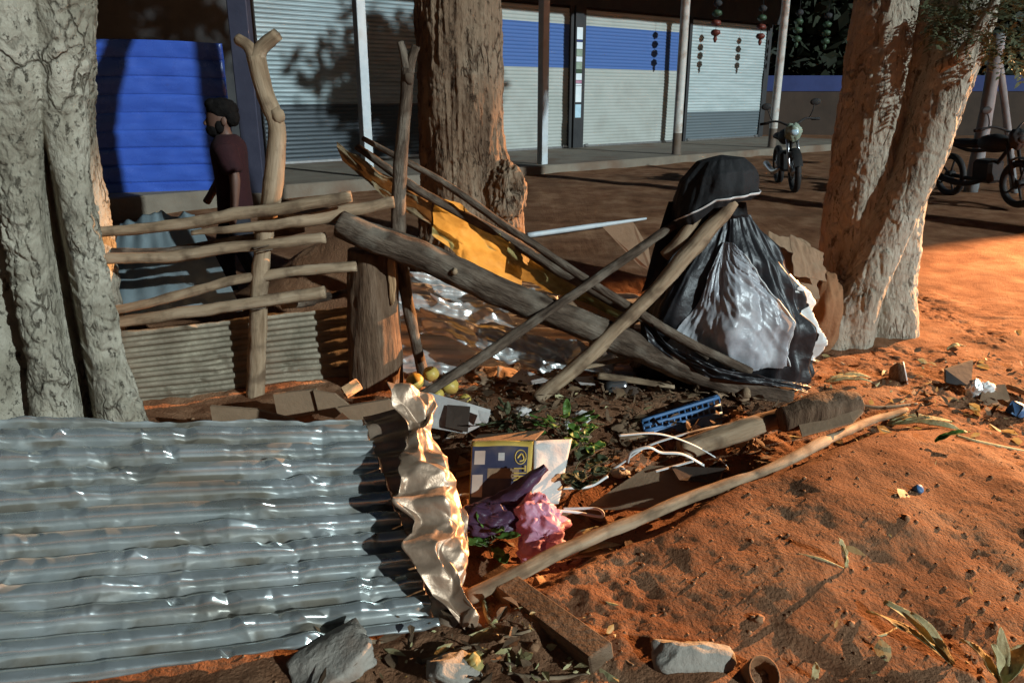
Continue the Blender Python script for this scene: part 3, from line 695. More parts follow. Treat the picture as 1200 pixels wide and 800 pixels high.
# --- left tree: three fused columns
A = (lin((0, -2.80), (1.2, -2.80), (2, -2.72)), lin((0, 3.78), (3, 3.85)), lin((0, .40), (.4, .355), (1.0, .35), (1.5, .40), (2.2, .47)))
B = (lin((0, -2.32), (1.2, -2.31), (2.2, -2.25)), lin((0, 3.60), (2.2, 3.66)), lin((0, .115), (.4, .088), (1.0, .088), (1.35, .12), (1.7, .19), (2.3, .24)))
Cc = (lin((0, -2.03), (.5, -2.06), (1.2, -2.08), (1.7, -2.075), (2.3, -2.02)), lin((0, 3.66), (2, 3.72)), lin((0, .115), (.35, .078), (1.2, .075), (1.6, .105), (2.3, .17)))
D = (lin((0, -2.50), (1.5, -2.48), (2.3, -2.3)), lin((0, 4.12), (1.5, 4.12), (2.3, 3.95)), lin((0, .27), (2, .30)))
def bark_left(P):
    f1, f2, c = worley(P * np.array([9, 9, 5.5]), 3)
    e = sst(f2 - f1, .0, .18)
    big = fbm(P * np.array([4, 4, 2]), 3, 2)
    fl = .015 * e * sst(fbm(P * 2.2, 2, 7), -.25, .2)
    g1, g2, _ = worley(P * np.array([26, 26, 17]), 23)
    fl = fl + .009 * sst(g2 - g1, 0, .25) * sst(fbm(P * 3.1, 2, 17), -.1, .3) - .02 * sst(fbm(P * np.array([5, 5, 4]), 2, 27), .62, .8)
    return .020 * big + fl + .008 * fbm(P * 22, 3, 4) + .010 * ridged(P * np.array([6, 6, 1.4]), 2, 9)
lt = thing('broad_tree', 'thick grey-barked tree with fused columns and deep clefts behind the tin sheet', 'tree', (-2.4, 3.8, 0))
part('trunk', trunk([lambda Z, k=k: (k[0](Z), k[1](Z), k[2](Z)) for k in (A, B, Cc, D)], -.1, 3.3, 420, 430, lambda Z: (-2.30 + 0 * Z, 3.88 + 0 * Z), bark_left, 1), MT['bark_l'], lt)
def crownfar(par, c, s, n, sz, seed):
    part('crown', leafcloud(c, s, n, sz, seed, 2.2, .3), MT['leafd'], par, False)
for a_, b_ in (((-2.5, 3.9, 3.2), (-3.6, 4.4, 5.0)), ((-2.3, 3.8, 3.2), (-1.6, 4.6, 5.2))):
    part('limb', tube([a_, ((a_[0] + b_[0]) / 2, a_[1], 4.0), b_], [.26, .16, .08], 14, 12, .02, 4), MT['bark_l'], lt)
crownfar(lt, (-2.6, 4.2, 5.6), (2.0, 1.8, 1.1), 2500, .12, 3)

# --- middle tree with a burl
A2 = (lin((0, -.33), (1, -.34), (2.2, -.36)), lin((0, 5.55), (3, 5.55)), lin((0, .42), (.35, .33), (.9, .29), (1.6, .272), (2.4, .28)))
B2 = (lin((0, -.12), (1, -.18), (1.6, -.24)), lin((0, 5.42), (1.6, 5.5)), lin((0, .22), (.6, .19), (1.1, .17), (1.7, .12)))
C2 = (lin((0, -.60), (1, -.54)), lin((0, 5.4), (1.6, 5.5)), lin((0, .16), (.7, .10), (1.6, .08)))
def bark_mid(P):
    f = .013 * ridged(P * np.array([13, 13, 1.7]), 3, 5) + .011 * fbm(P * np.array([8, 8, 3]), 3, 6) + .005 * fbm(P * 30, 2, 8)
    d = np.sqrt(((P[:, 0] + .02) / .17) ** 2 + ((P[:, 1] - 5.22) / .22) ** 2 + ((P[:, 2] - 1.02) / .19) ** 2)
    b = .15 * np.exp(-(d ** 2.4))
    h = np.sqrt((P[:, 0] - .0) ** 2 + ((P[:, 2] - 1.06) * .7) ** 2)
    b = b - .10 * np.exp(-(h / .035) ** 2) * (P[:, 1] < 5.5)
    low = .12 * np.exp(-((P[:, 0] + .02) / .16) ** 2 - ((P[:, 2] - .78) / .25) ** 2) * (P[:, 0] > -.25) * .5
    return f + low
mt_ = thing('furrowed_tree', 'brown furrowed tree with a hollow burl low on its trunk', 'tree', (-.34, 5.55, 0))
part('trunk', trunk([lambda Z, k=k: (k[0](Z), k[1](Z), k[2](Z)) for k in (A2, B2, C2)], -.1, 3.6, 380, 430, lambda Z: (-.34 + 0 * Z, 5.54 + 0 * Z), bark_mid, 2), MT['bark_c'], mt_)
def burlf():
    v, f = blob((0, 0, 0), (1, 1, 1), 60, 0, 1, 1)
    hd = np.array([.45, -.85, .35]); hd /= np.linalg.norm(hd)
    k = 1 + .16 * fbm(v * 1.8, 3, 61) + .07 * ridged(v * np.array([4, 4, 1.4]), 3, 62) + .04 * fbm(v * 9, 2, 63)
    a = np.arccos(np.clip(v @ hd, -1, 1)); k = k + .10 * np.exp(-((a - .42) / .14) ** 2) - .85 * np.exp(-(a / .27) ** 2)
    v = v * k[:, None] * np.array([.135, .14, .20]); v[:, 0] -= .25 * np.minimum(v[:, 2], 0) * -.6
    return v + np.array([-.035, 5.34, 1.0]), f
part('burl', burlf(), MT['bark_c'], mt_, True, 'hollow knobbly burl bulging from the trunk')
for a_, b_ in (((-.36, 5.55, 3.5), (-1.3, 5.9, 5.2)), ((-.34, 5.55, 3.5), (.4, 5.9, 5.4))):
    part('limb', tube([a_, ((a_[0] + b_[0]) / 2, a_[1], 4.3), b_], [.25, .15, .07], 14, 12, .02, 6), MT['bark_c'], mt_)
crownfar(mt_, (-.4, 5.8, 5.9), (1.8, 1.6, 1.0), 2500, .12, 5)

# --- right tree: two columns and a leafy shoot
A3 = (lin((0, 2.47), (.5, 2.42), (1.2, 2.43), (2.2, 2.42)), lin((0, 5.40), (2, 5.40)), lin((0, .24), (.4, .20), (1.2, .215), (2.2, .19)))
B3 = (lin((0, 2.36), (.3, 2.40), (.7, 2.52), (1.2, 2.68), (2.2, 2.86)), lin((0, 5.10), (.7, 5.17), (2.2, 5.24)), lin((0, .15), (.4, .135), (1.1, .15), (2.2, .18)))
C3 = (lin((0, 2.70), (.6, 2.69), (1.2, 2.66), (2.2, 2.7)), lin((0, 5.40), (2, 5.42)), lin((0, .25), (.4, .20), (1.2, .19), (2, .18)))
D3 = (lin((0, 2.22), (.5, 2.37)), lin((0, 5.05), (.5, 5.22)), lin((0, .11), (.4, .08), (.6, .02)))
def bark_right(P):
    f1, f2, c = worley(P * np.array([11, 11, 6]), 13)
    return .008 * ridged(P * np.array([7, 7, 1.6]), 3, 15) + .014 * fbm(P * np.array([5, 5, 2.5]), 3, 12) + .006 * sst(f2 - f1, 0, .2) + .004 * fbm(P * 26, 3, 14)
rt = thing('split_tree', 'pale twin-columned tree growing beside the black rubbish bag', 'tree', (2.55, 5.27, 0))
part('trunk', trunk([lambda Z, k=k: (k[0](Z), k[1](Z), k[2](Z)) for k in (A3, B3, C3, D3)], -.1, 2.9, 380, 400, lambda Z: (2.57 + 0 * Z, 5.38 + 0 * Z), bark_right, 3), MT['bark_r'], rt)
part('limb', tube([(2.32, 5.3, 2.7), (2.1, 5.2, 3.6), (1.7, 5.4, 6.6)], [.2, .15, .07], 14, 12, .02, 8), MT['bark_r'], rt)
part('limb', tube([(2.84, 5.27, 2.7), (3.0, 5.2, 3.6), (3.3, 5.4, 6.6)], [.19, .14, .07], 14, 12, .02, 9), MT['bark_r'], rt)
crownfar(rt, (2.5, 5.4, 7.2), (2.0, 1.8, 1.1), 2600, .12, 7)
b0, b1 = at(1128, 62, 4.95), at(1182, -22, 4.85)
sh_ = part('branch', tube([b0 - Vector((.08, -.1, .08)), b0, (b0 + b1) / 2, b1], [.04, .035, .028, .02], 14, 9, .004, 3), MT['bark_r'], rt)
def spray(c, d, n, ln, w, seed, droop=.4):
    """compound leaf: leaflets in two rows along a stalk"""
    r = np.random.default_rng(seed); d = np.array(d, float); d /= np.linalg.norm(d); V, Fq = [], []
    sd = np.cross(d, (0, 0, 1.0)); sd /= np.linalg.norm(sd) + 1e-9; upv = np.cross(sd, d)
    for i in range(n):
        t = (i + 1) / n
        for s in (-1, 1):
            o = np.array(c) + d * t * ln + upv * (-droop * ln * t * t)
            dirv = sd * s * (1 - .2 * t) + d * .55 + upv * r.normal() * .35; dirv /= np.linalg.norm(dirv)
            l = w * (2.4 + r.random()); wd = np.cross(dirv, upv); wd /= np.linalg.norm(wd) + 1e-9
            b = len(V) * 1
            V += [o, o + dirv * l * .35 + wd * w * .5 + upv * w * .2, o + dirv * l + upv * (-.3 * w), o + dirv * l * .35 - wd * w * .5 + upv * w * .2, o + dirv * l * .7 + wd * w * .38, o + dirv * l * .7 - wd * w * .38]
            Fq += [(b, b + 1, b + 3), (b + 1, b + 4, b + 5, b + 3), (b + 4, b + 2, b + 5)]
    return np.array(V), Fq
sp = []
for k in range(150):
    px, py = 1092 + rng.random() * 125, -10 + rng.random() * 85
    if py > 55 and px < 1150: py -= 45
    q = at(px, py, 4.7 + rng.random() * .5)
    sp.append(spray(q, rng.normal(size=3) * (1, 1, .5) + (.2, -.2, -.1), 6, .09 + .05 * rng.random(), .014 + .007 * rng.random(), k))
tag(part('leaf_spray', join(*sp), MT['leafd'], rt, False), kind='stuff')

# ================================================================== WALKING MAN
mx, my = -2.13, 5.95
mz = float(zg(np.array([mx]), np.array([my]), False)[0]) * 0
man = thing('person', 'man with dark hair and beard in a maroon shirt, walking past the blue panel', 'person', (mx, my, 0.0))
man.rotation_euler = (0, 0, rad(8)); man.scale = (.96, .96, .955)
def ring_loft(rings, seg=20):
    """rings: (cx, cy, z, rx, ry)"""
    a = np.linspace(0, 2 * math.pi, seg, endpoint=False)
    v = np.array([(cx + rx * math.cos(t), cy + ry * math.sin(t), z) for cx, cy, z, rx, ry in rings for t in a])
    f = [tuple(q) for q in gridf(len(rings), seg, True)] + [tuple(range(seg))[::-1], tuple(range((len(rings) - 1) * seg, len(rings) * seg))]
    return v, f
def mpart(name, vf, m, mods=1, par=None):
    v, f = vf; o = link(name, mesh(name, v, f, MT[m]), par or man, (0, 0, 0))
    if mods:
        s = o.modifiers.new('sub', 'SUBSURF'); s.levels = s.render_levels = mods
    return o
# one continuous skinned figure facing -x, legs mid-stride, near arm (towards camera, -y) swung slightly back
J = {'pel': (0, 0, .90, .13), 'spine': (.0, 0, 1.10, .125), 'chest': (-.01, 0, 1.26, .105), 'neck': (-.012, 0, 1.42, .052), 'jaw': (-.03, 0, 1.47, .055), 'head': (-.045, 0, 1.54, .088), 'crown': (-.035, 0, 1.60, .075),
     'shL': (0, .16, 1.34, .045), 'elL': (-.10, .23, 1.12, .045), 'wrL': (-.24, .22, .92, .032), 'haL': (-.28, .21, .86, .036),
     'shR': (.0, -.16, 1.34, .045), 'elR': (.07, -.235, 1.11, .045), 'wrR': (.04, -.25, .88, .032), 'haR': (.02, -.25, .80, .038), 'fiR': (.01, -.245, .73, .02),
     'hiL': (0, .09, .86, .095), 'knL': (-.14, .09, .48, .062), 'anL': (-.14, .09, .09, .042), 'toL': (-.30, .09, .05, .035),
     'hiR': (0, -.09, .86, .095), 'knR': (.08, -.09, .47, .062), 'anR': (.25, -.09, .13, .042), 'toR': (.12, -.09, .045, .035)}
E = [('pel', 'spine'), ('spine', 'chest'), ('chest', 'neck'), ('neck', 'jaw'), ('jaw', 'head'), ('head', 'crown'), ('chest', 'shL'), ('shL', 'elL'), ('elL', 'wrL'), ('wrL', 'haL'), ('chest', 'shR'), ('shR', 'elR'), ('elR', 'wrR'), ('wrR', 'haR'), ('haR', 'fiR'),
     ('pel', 'hiL'), ('hiL', 'knL'), ('knL', 'anL'), ('anL', 'toL'), ('pel', 'hiR'), ('hiR', 'knR'), ('knR', 'anR'), ('anR', 'toR')]
kk = list(J); me = bpy.data.meshes.new('body'); me.from_pydata([J[k][:3] for k in kk], [(kk.index(a), kk.index(b)) for a, b in E], [])
me.materials.append(MT['skin'])
body = link('body', me, man); sm = body.modifiers.new('skin', 'SKIN'); sm.use_smooth_shade = True
for i, k in enumerate(kk):
    me.skin_vertices[0].data[i].radius = (J[k][3], J[k][3]); me.skin_vertices[0].data[i].use_root = (k == 'pel')
ss = body.modifiers.new('sub', 'SUBSURF'); ss.levels = ss.render_levels = 2
mpart('face', join(ring_loft([(-.055, 0, 1.43, .04, .035), (-.06, 0, 1.455, .075, .058), (-.055, 0, 1.50, .092, .068), (-.048, 0, 1.55, .098, .074), (-.042, 0, 1.59, .100, .077), (-.035, 0, 1.64, .085, .07), (-.03, 0, 1.67, .03, .03)]),
                   ring_loft([(-.145, 0, 1.49, .012, .02), (-.158, 0, 1.505, .024, .020), (-.148, 0, 1.53, .014, .012), (-.135, 0, 1.555, .01, .009)], 8),
                   blob((.0, -.078, 1.525), (.022, .012, .034), 8, 0, 1, 1)), 'skin')
mpart('hair', join(blob((-.02, 0, 1.612), (.118, .090, .088), 24, .05, 3, 3), blob((.045, 0, 1.555), (.060, .076, .075), 20, .04, 3, 4), blob((-.09, 0, 1.65), (.055, .07, .045), 20, .08, 3, 5)), 'hair', 0)
mpart('beard', join(blob((-.088, 0, 1.462), (.070, .064, .058), 12, .1, 4, 6), blob((-.04, -.058, 1.49), (.035, .02, .055), 8, .1, 4, 7)), 'hair', 0)
torso = ring_loft([(.0, 0, .80, .135, .175), (.0, 0, .82, .142, .182), (0, 0, .95, .132, .17), (0, 0, 1.10, .128, .172), (-.005, 0, 1.24, .138, .19), (-.005, 0, 1.33, .140, .222), (0, 0, 1.375, .118, .195), (-.006, 0, 1.41, .088, .125), (-.010, 0, 1.43, .070, .075)], 24)
sl_ = [tube([J['shR'][:3], (.04, -.215, 1.23), (.065, -.235, 1.14)], [.098, .085, .076], 8, 14, .006, 2), tube([J['shL'][:3], (-.05, .21, 1.22), (-.085, .228, 1.15)], [.085, .078, .074], 8, 14, .006, 3)]
mpart('shirt', join(torso, *sl_), 'shirt')
mpart('trousers', join(ring_loft([(0, 0, .93, .13, .165), (0, 0, .82, .138, .172), (0, 0, .74, .11, .15)], 20),
                       tube([J['hiL'][:3], J['knL'][:3], (-.14, .09, .10)], [.115, .085, .072], 12, 14), tube([J['hiR'][:3], J['knR'][:3], (.245, -.09, .13)], [.115, .085, .072], 12, 14)), 'trouser')
for a in ('L', 'R'):
    p, q = Vector(J['an' + a][:3]), Vector(J['to' + a][:3]); sgn = (q - p)
    mpart('shoe', tube([p + Vector((.03, 0, -.06)), p + sgn * .5 + Vector((0, 0, -.03)), q + Vector((-.02, 0, -.005))], [.04, .048, .036], 8, 10), 'black')

# ================================================================== CORRUGATED SHEETS
def corr(corners, ribs, amp, nu, nv, crump=0.004, seed=0, dents=0, edge=.0, sag=0.0, wb=1.0):
    n = pnorm(corners); L = np.linalg.norm(np.array(corners[1]) - np.array(corners[0])); Wd = np.linalg.norm(np.array(corners[2]) - np.array(corners[0]))
    r = np.random.default_rng(seed); D = [(r.random(), r.random(), .02 + .05 * r.random(), r.choice([-1, 1]) * (.006 + .014 * r.random()), r.random() * 3) for _ in range(dents)]
    def fn(u, w):
        q = np.stack([u * L, w * Wd, 0 * u + seed], 1)
        if edge:
            e = edge * fbm(np.stack([w * Wd * 9, 0 * w, 0 * w + seed], 1), 3, seed); u = u + e * (u > .5) * (u - .5) * 2 / L
            e2 = edge * .7 * fbm(np.stack([u * L * 7, 0 * w + 3, 0 * w + seed], 1), 3, seed + 1); w = w + e2 * (2 * w - 1) / Wd
        p = bil(corners, u, w)
        wob = wb * .16 * fbm(np.stack([u * L * 2.2, w * 2, 0 * u + seed], 1), 2, seed + 2)
        sn = np.sin(2 * math.pi * (w * ribs + wob * .5))
        fn.rib = sn
        o = amp * np.tanh(2.3 * sn) * (1 - .35 * sst(fbm(q * 3, 2, seed + 4), .1, .6))
        cm = .35 + 1.0 * sst(fbm(q * 1.6, 2, seed + 21), -.2, .5)
        o = o + cm * (crump * 1.3 * crease(u * L * 8, w * Wd * 13, seed + 5) + crump * .7 * crease(u * L * 22, w * Wd * 24, seed + 6)) + .012 * fbm(q * 1.7, 2, seed + 7)
        for (du, dw, rr, a, an) in D:
            X, Yy = (u - du) * L, (w - dw) * Wd
            x2, y2 = X * math.cos(an) + Yy * math.sin(an), -X * math.sin(an) + Yy * math.cos(an)
            o = o + a * np.maximum(0, 1 - np.abs(x2) / rr - np.abs(y2) / (rr * 1.6))
        o = o - sag * np.sin(np.pi * u) * L
        return p + n[None] * o[:, None]
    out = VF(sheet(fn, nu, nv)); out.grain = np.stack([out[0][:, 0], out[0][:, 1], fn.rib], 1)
    return out
# --- foreground sheet with its folded-over end
FC = [at(-70, 815, 1.70), at(515, 738, 2.06), at(-70, 492, 2.52), at(425, 488, 2.80)]
fs = thing('corrugated_sheet', 'large crumpled silver corrugated sheet lying over the near rubbish', 'metal sheet', gz(250, 640, 0))
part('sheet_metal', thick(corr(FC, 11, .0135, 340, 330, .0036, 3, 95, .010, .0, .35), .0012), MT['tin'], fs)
FN_ = pnorm(FC)
OB, OT = np.array(at(556, 740, 2.03)), np.array(at(494, 474, 2.80))
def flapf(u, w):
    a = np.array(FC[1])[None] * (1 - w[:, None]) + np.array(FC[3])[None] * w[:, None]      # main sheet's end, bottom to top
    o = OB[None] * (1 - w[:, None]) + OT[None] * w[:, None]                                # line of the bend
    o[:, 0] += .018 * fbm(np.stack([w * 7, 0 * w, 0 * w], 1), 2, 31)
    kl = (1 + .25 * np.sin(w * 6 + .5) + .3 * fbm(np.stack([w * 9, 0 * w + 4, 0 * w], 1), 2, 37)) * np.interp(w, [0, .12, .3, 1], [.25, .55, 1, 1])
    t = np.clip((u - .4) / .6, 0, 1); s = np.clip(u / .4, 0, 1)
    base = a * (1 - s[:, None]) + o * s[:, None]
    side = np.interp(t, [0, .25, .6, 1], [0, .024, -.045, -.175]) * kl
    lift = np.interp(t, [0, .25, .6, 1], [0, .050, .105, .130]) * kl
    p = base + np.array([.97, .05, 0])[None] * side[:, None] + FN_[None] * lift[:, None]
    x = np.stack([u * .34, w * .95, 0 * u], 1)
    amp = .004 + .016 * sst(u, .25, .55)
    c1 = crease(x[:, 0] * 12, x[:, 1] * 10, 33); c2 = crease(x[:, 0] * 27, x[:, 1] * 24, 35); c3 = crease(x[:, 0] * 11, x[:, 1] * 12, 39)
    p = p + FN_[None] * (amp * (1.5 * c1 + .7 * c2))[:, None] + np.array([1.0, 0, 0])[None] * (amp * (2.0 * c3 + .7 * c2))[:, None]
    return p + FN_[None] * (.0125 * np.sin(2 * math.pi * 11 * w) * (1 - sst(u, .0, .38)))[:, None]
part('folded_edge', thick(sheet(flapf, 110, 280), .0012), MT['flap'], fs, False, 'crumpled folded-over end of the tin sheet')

# --- back fence sheets
bc = [at(118, 482, 3.92), at(415, 455, 4.42), at(118, 392, 3.98), at(412, 358, 4.52)]
single('corrugated_sheet', thick(corr(bc, 7.5, .011, 120, 160, .003, 8, 14, .012), .0012), MT['tin_old'], 'dull brown corrugated sheet standing below the stick rails', 'metal sheet')
lc = [at(108, 378, 4.25), at(284, 362, 4.45), at(140, 262, 4.95), at(228, 252, 5.02)]
def leanf(u, w):
    p = bil(lc, u, w); n = pnorm(lc); q = np.stack([u * .8, w * .7, 0 * u], 1)
    w2 = w
    o = .009 * (1 - .8 * w) * np.sin(2 * math.pi * 6 * (u + .1 * w)) * sst(u, .0, .1) * (1 - .8 * sst(u, .55, .75)) + .006 * facet(q * 6, 3) + .02 * fbm(q * 3, 2, 5)
    p = p + n[None] * o[:, None]
    p[:, 2] += .025 * fbm(np.stack([u * 9, 0 * u, 0 * u], 1), 2, 9) * w ** 3 + .10 * np.maximum(0, .4 - np.abs(u - .55)) * w ** 3
    return p
single('bent_tin_sheet', thick(sheet(leanf, 110, 60), .0012), MT['tin_blue'], 'bluish bent tin sheet leaning behind the stick rails', 'metal sheet')
mc = [at(452, 450, 4.45), at(770, 452, 4.32), at(470, 322, 5.0), at(750, 348, 5.15)]
single('corrugated_sheet', thick(corr(mc, 8, .012, 180, 170, .005, 12, 22, .03), .0012), MT['foil'], 'bright torn corrugated sheet below the yellow plastic', 'metal sheet')

# --- torn tin and planks heaped under the fallen log
def torn(label, pix, Ys, m, seed, name='torn_tin_piece', cat='metal scrap', ribs=0, cr=1.0):
    c = [at(*p, y) for p, y in zip(pix, Ys)]; n = pnorm(c); n = n if n[2] > 0 else -n
    def fn(u, w):
        eg = .10 * cr
        p = bil(c, u + eg * fbm(np.stack([w * 5, 0 * w, 0 * w + seed], 1), 2, seed) * (2 * u - 1), w + eg * fbm(np.stack([u * 5, 0 * w, 0 * w + seed], 1), 2, seed + 1) * (2 * w - 1))
        return p + n[None] * (cr * .03 * crease(u * 4, w * 4, seed) + cr * .012 * crease(u * 11, w * 9, seed + 3) + (.010 * np.sin(w * 2 * math.pi * ribs) if ribs else 0))[:, None]
    return single(name, thick(sheet(fn, 50, 40), .0015), MT[m], label, cat)
torn('crumpled bright tin strip lying against the middle of the log', [(560, 412), (640, 440), (556, 372), (668, 402)], [4.30, 4.22, 4.42, 4.34], 'foil', 3, ribs=3)
torn('creased tin scrap wedged where the poles cross the log', [(640, 432), (720, 440), (648, 396), (722, 408)], [4.24, 4.18, 4.38, 4.30], 'foil', 5, ribs=2)
torn('flattened tan carton lying on the bright corrugated sheet', [(600, 372), (740, 398), (640, 340), (752, 360)], [4.62, 4.40, 4.86, 4.62], 'card', 9, 'flattened_carton', 'carton', 0, .4)
torn('bright creased tin sheet lying behind the log beside the middle trunk', [(500, 392), (600, 420), (505, 345), (604, 366)], [4.44, 4.36, 4.66, 4.62], 'foil', 31, ribs=4)
torn('crinkled silver tin offcut leaning under the yellow plastic', [(570, 352), (652, 372), (580, 326), (660, 344)], [4.72, 4.62, 4.84, 4.76], 'foil', 37, ribs=2)
torn('brown torn carton sheet lying under the crossing poles', [(690, 420), (760, 426), (684, 372), (752, 388)], [4.36, 4.28, 4.6, 4.5], 'card', 41, 'flattened_carton', 'carton', 0, .5)
for i, (p, q, w_, lab) in enumerate(((at(655, 372, 4.5), at(768, 402, 4.35), .05, 'broken orange-lit board lying along the bright sheet'), (at(700, 440, 4.1), at(790, 452, 4.05), .045, 'dark board end sticking out below the log'), (at(640, 440, 4.05), at(742, 418, 4.2), .03, 'thin lath lying under the thick forked pole'))):
    single('broken_board', tube([p, (p + q) / 2, q], [w_, w_ * .95, w_ * .8], 20, 8, .004, 80 + i, .3), MT['stick'], lab, 'board')

# ================================================================== STAKES, STUMP, RAILS AND POLES
def stick(name, label, pts, R, m='stick', n=40, seg=12, bump=.004, seed=0, wob=0.0, group=None, cat='stick'):
    return single(name, tube(pts, R, n, seg, bump, seed, 1, wob), MT[m], label, cat, group)
Y = 4.12
fkd = thing('forked_stake', 'tall crooked stake with a forked top standing among the rails', 'stake', at(299, 462, 4.15))
part('shaft', tube([at(299, 466, Y), at(302, 400, Y), at(304, 340, Y), at(309, 280, Y), at(319, 225, Y), at(324, 170, Y), at(323, 143, Y), at(311, 112, Y), at(303, 82, Y), at(300, 66, Y)], [.052, .050, .048, .046, .044, .046, .050, .044, .042, .046], 60, 14, .005, 4), MT['stick'], fkd)
part('prong', tube([at(301, 72, Y), at(307, 56, Y), at(325, 40, Y - .02)], [.040, .032, .030], 12, 10, .004, 5), MT['stick'], fkd)
part('prong', tube([at(299, 72, Y), at(292, 56, Y), at(278, 46, Y + .02)], [.036, .028, .026], 12, 10, .004, 6), MT['stick'], fkd)
part('knot', blob(at(326, 136, Y - .02), (.035, .035, .04), 8, .2, 2, 1), MT['stick'], fkd)
Y = 4.36
fk2 = thing('forked_stake', 'slender dark stake with a notched top behind the fallen beam', 'stake', at(497, 452, 4.3))
part('shaft', tube([at(500, 452, Y - .05), at(487, 400, Y), at(474, 335, Y + .02), at(467, 262, Y), at(469, 200, Y), at(474, 140, Y), at(477, 95, Y), at(478, 80, Y)], [.034, .032, .034, .042, .040, .037, .034, .036], 60, 12, .005, 7), MT['stick_d'], fk2)
part('prong', tube([at(478, 84, Y), at(474, 66, Y), at(469, 49, Y)], [.032, .024, .016], 10, 9, .003, 8), MT['stick_d'], fk2)
part('prong', tube([at(479, 84, Y), at(483, 68, Y), at(488, 54, Y)], [.030, .024, .020], 10, 9, .003, 9), MT['stick_d'], fk2)
part('knot', blob(at(479, 92, Y - .03), (.026, .02, .03), 8, .2, 2, 2), MT['stick_d'], fk2)
# stump with a split, raw face
sb, st_ = at(440, 462, 4.28), at(437, 292, 4.30)
stp = thing('tree_stump', 'thick bare stump standing upright under the fallen beam', 'stump', sb)
sv, sf = tube([sb - Vector((0, 0, .06)), sb, (sb + st_) / 2, st_], [.158, .15, .138, .134], 90, 64, 0, 1)
ax_ = np.array(sb); dv = sv.copy(); dv[:, 2] = 0; dv = dv - np.array([ax_[0], ax_[1], 0]); dv /= np.linalg.norm(dv, axis=1)[:, None] + 1e-9
sv = sv + dv * (.010 * ridged(sv * np.array([14, 14, 1.8]), 3, 3) + .008 * fbm(sv * np.array([6, 6, 2]), 2, 4))[:, None]
part('bark', (sv, sf), MT['stump'], stp)
sw = at(459, 330, 4.19)
part('split_wood', rock(sw, (.030, .022, .17), 5, None, 2.2, .25), MT['rawwood'], stp, True, 'raw orange split wood on the stump')
# fallen beam
b0, b1 = at(398, 262, 4.12), at(925, 466, 3.98)
bp0 = [b0, at(520, 313, 4.08), at(640, 362, 4.05), at(740, 405, 4.03), at(840, 443, 4.0), b1]
bm = thing('fallen_log', 'long heavy log slanting from the stump down to the black bag', 'log', b1)
part('log', tube(bp0, [.072, .080, .075, .076, .066, .060], 150, 28, .007, 21, 1, .012), MT['stick_d'], bm)
part('knot', blob(at(533, 318, 3.99), (.018, .02, .018), 8, .2, 2, 4), MT['stick'], bm)
part('knot', blob(at(705, 412, 3.97), (.03, .03, .025), 8, .3, 2, 5), MT['stick_d'], bm)
part('branch_stub', tube([at(873, 452, 3.99), at(874, 462, 3.91), at(875, 466, 3.90)], [.03, .026, .024], 6, 10, .003, 3), MT['stick'], bm)

# rails on the left
rails = [([(60, 276), (200, 264), (300, 248), (412, 230)], .030, 3.99, .05, 'topmost peeled rail lashed between the grey tree and the stakes', 'stick', (.7, 1, 1)),
         ([(224, 273), (330, 261), (400, 250), (462, 237)], .034, 4.01, .22, 'pointed peeled rail lying just under the topmost one', 'stick', (.35, 1, .95)),
         ([(60, 299), (200, 292), (262, 284), (356, 268)], .022, 4.16, .08, 'thin dark rail crossing behind the pointed one', 'stick_d', (.9, 1, .8)),
         ([(60, 309), (220, 298), (300, 287), (382, 279)], .030, 4.02, .10, 'brownish rail crossing below the pointed one', 'stick', (.9, 1, .9)),
         ([(60, 378), (190, 350), (300, 324), (418, 312)], .028, 4.02, .14, 'knobbly bowed rail above the lowest one', 'stick', (.8, .9, 1)),
         ([(60, 388), (200, 368), (300, 354), (381, 342)], .031, 3.98, .10, 'lowest peeled rail above the dull corrugated sheet', 'stick', (.8, 1, 1.05)),
         ([(330, 358), (370, 352), (418, 340)], .022, 4.3, .06, 'short reddish rail ending at the stump', 'stick_d', (1, 1, 1))]
for i, (pp, r, Yb, dy, lab, m, rs) in enumerate(rails):
    k = len(pp); pts = [at(x, y, Yb + dy * j / (k - 1)) for j, (x, y) in enumerate(pp)]
    o = stick('fence_rail', lab, pts, [r * q for q in rs], m, 60, 12, .004, 30 + i, .010, 'stick rails of the rough fence', 'rail')

# wire ties where the rails meet the crooked stake
for i, (x, y, r0, lab) in enumerate(((317, 247, .052, 'wire tie binding the topmost rail to the crooked stake'), (309, 288, .052, 'wire tie on the crooked stake under the pointed rail'), (304, 354, .054, 'wire tie binding the lowest rail to the crooked stake'))):
    c = at(x, y, 4.11); a_ = np.linspace(0, 2 * math.pi * 2.6, 60)
    hx = np.stack([c.x + (r0 + .004) * np.cos(a_), c.y - .012 + (r0 + .022) * np.sin(a_), c.z + .012 * np.sin(a_ * .5 + i) + (a_ - 8) * .0016], 1)
    single('wire_tie', tube(list(hx), [.0035] * 2, 120, 6), MT['stick_d'], lab, 'wire')
# poles over the pit
stick('thin_pole', 'long thin dark pole slanting from the notched stake to the black bag', [at(425, 162, 4.62), at(520, 215, 4.45), at(610, 275, 4.28), at(700, 335, 4.10), at(800, 398, 4.0), at(880, 436, 3.96)], [.014, .020, .022, .024, .026, .024], 'stick_d', 70, 10, .003, 41, .006, None, 'pole')
stick('thin_pole', 'thin pole along the edge of the yellow plastic sheet', [at(418, 172, 4.66), at(490, 222, 4.52), at(580, 272, 4.42), at(690, 338, 4.22), at(790, 394, 4.12), at(830, 420, 4.08)], [.020, .026, .028, .028, .022, .016], 'stick_d', 70, 10, .003, 43, .006, None, 'pole')
stick('crossing_pole', 'straight grey pole rising from the white card to the black cloth', [at(478, 474, 3.55), at(600, 395, 3.85), at(700, 326, 4.1), at(826, 240, 4.36)], [.024, .027, .026, .022], 'stick_d', 70, 12, .003, 45, .006, None, 'pole')
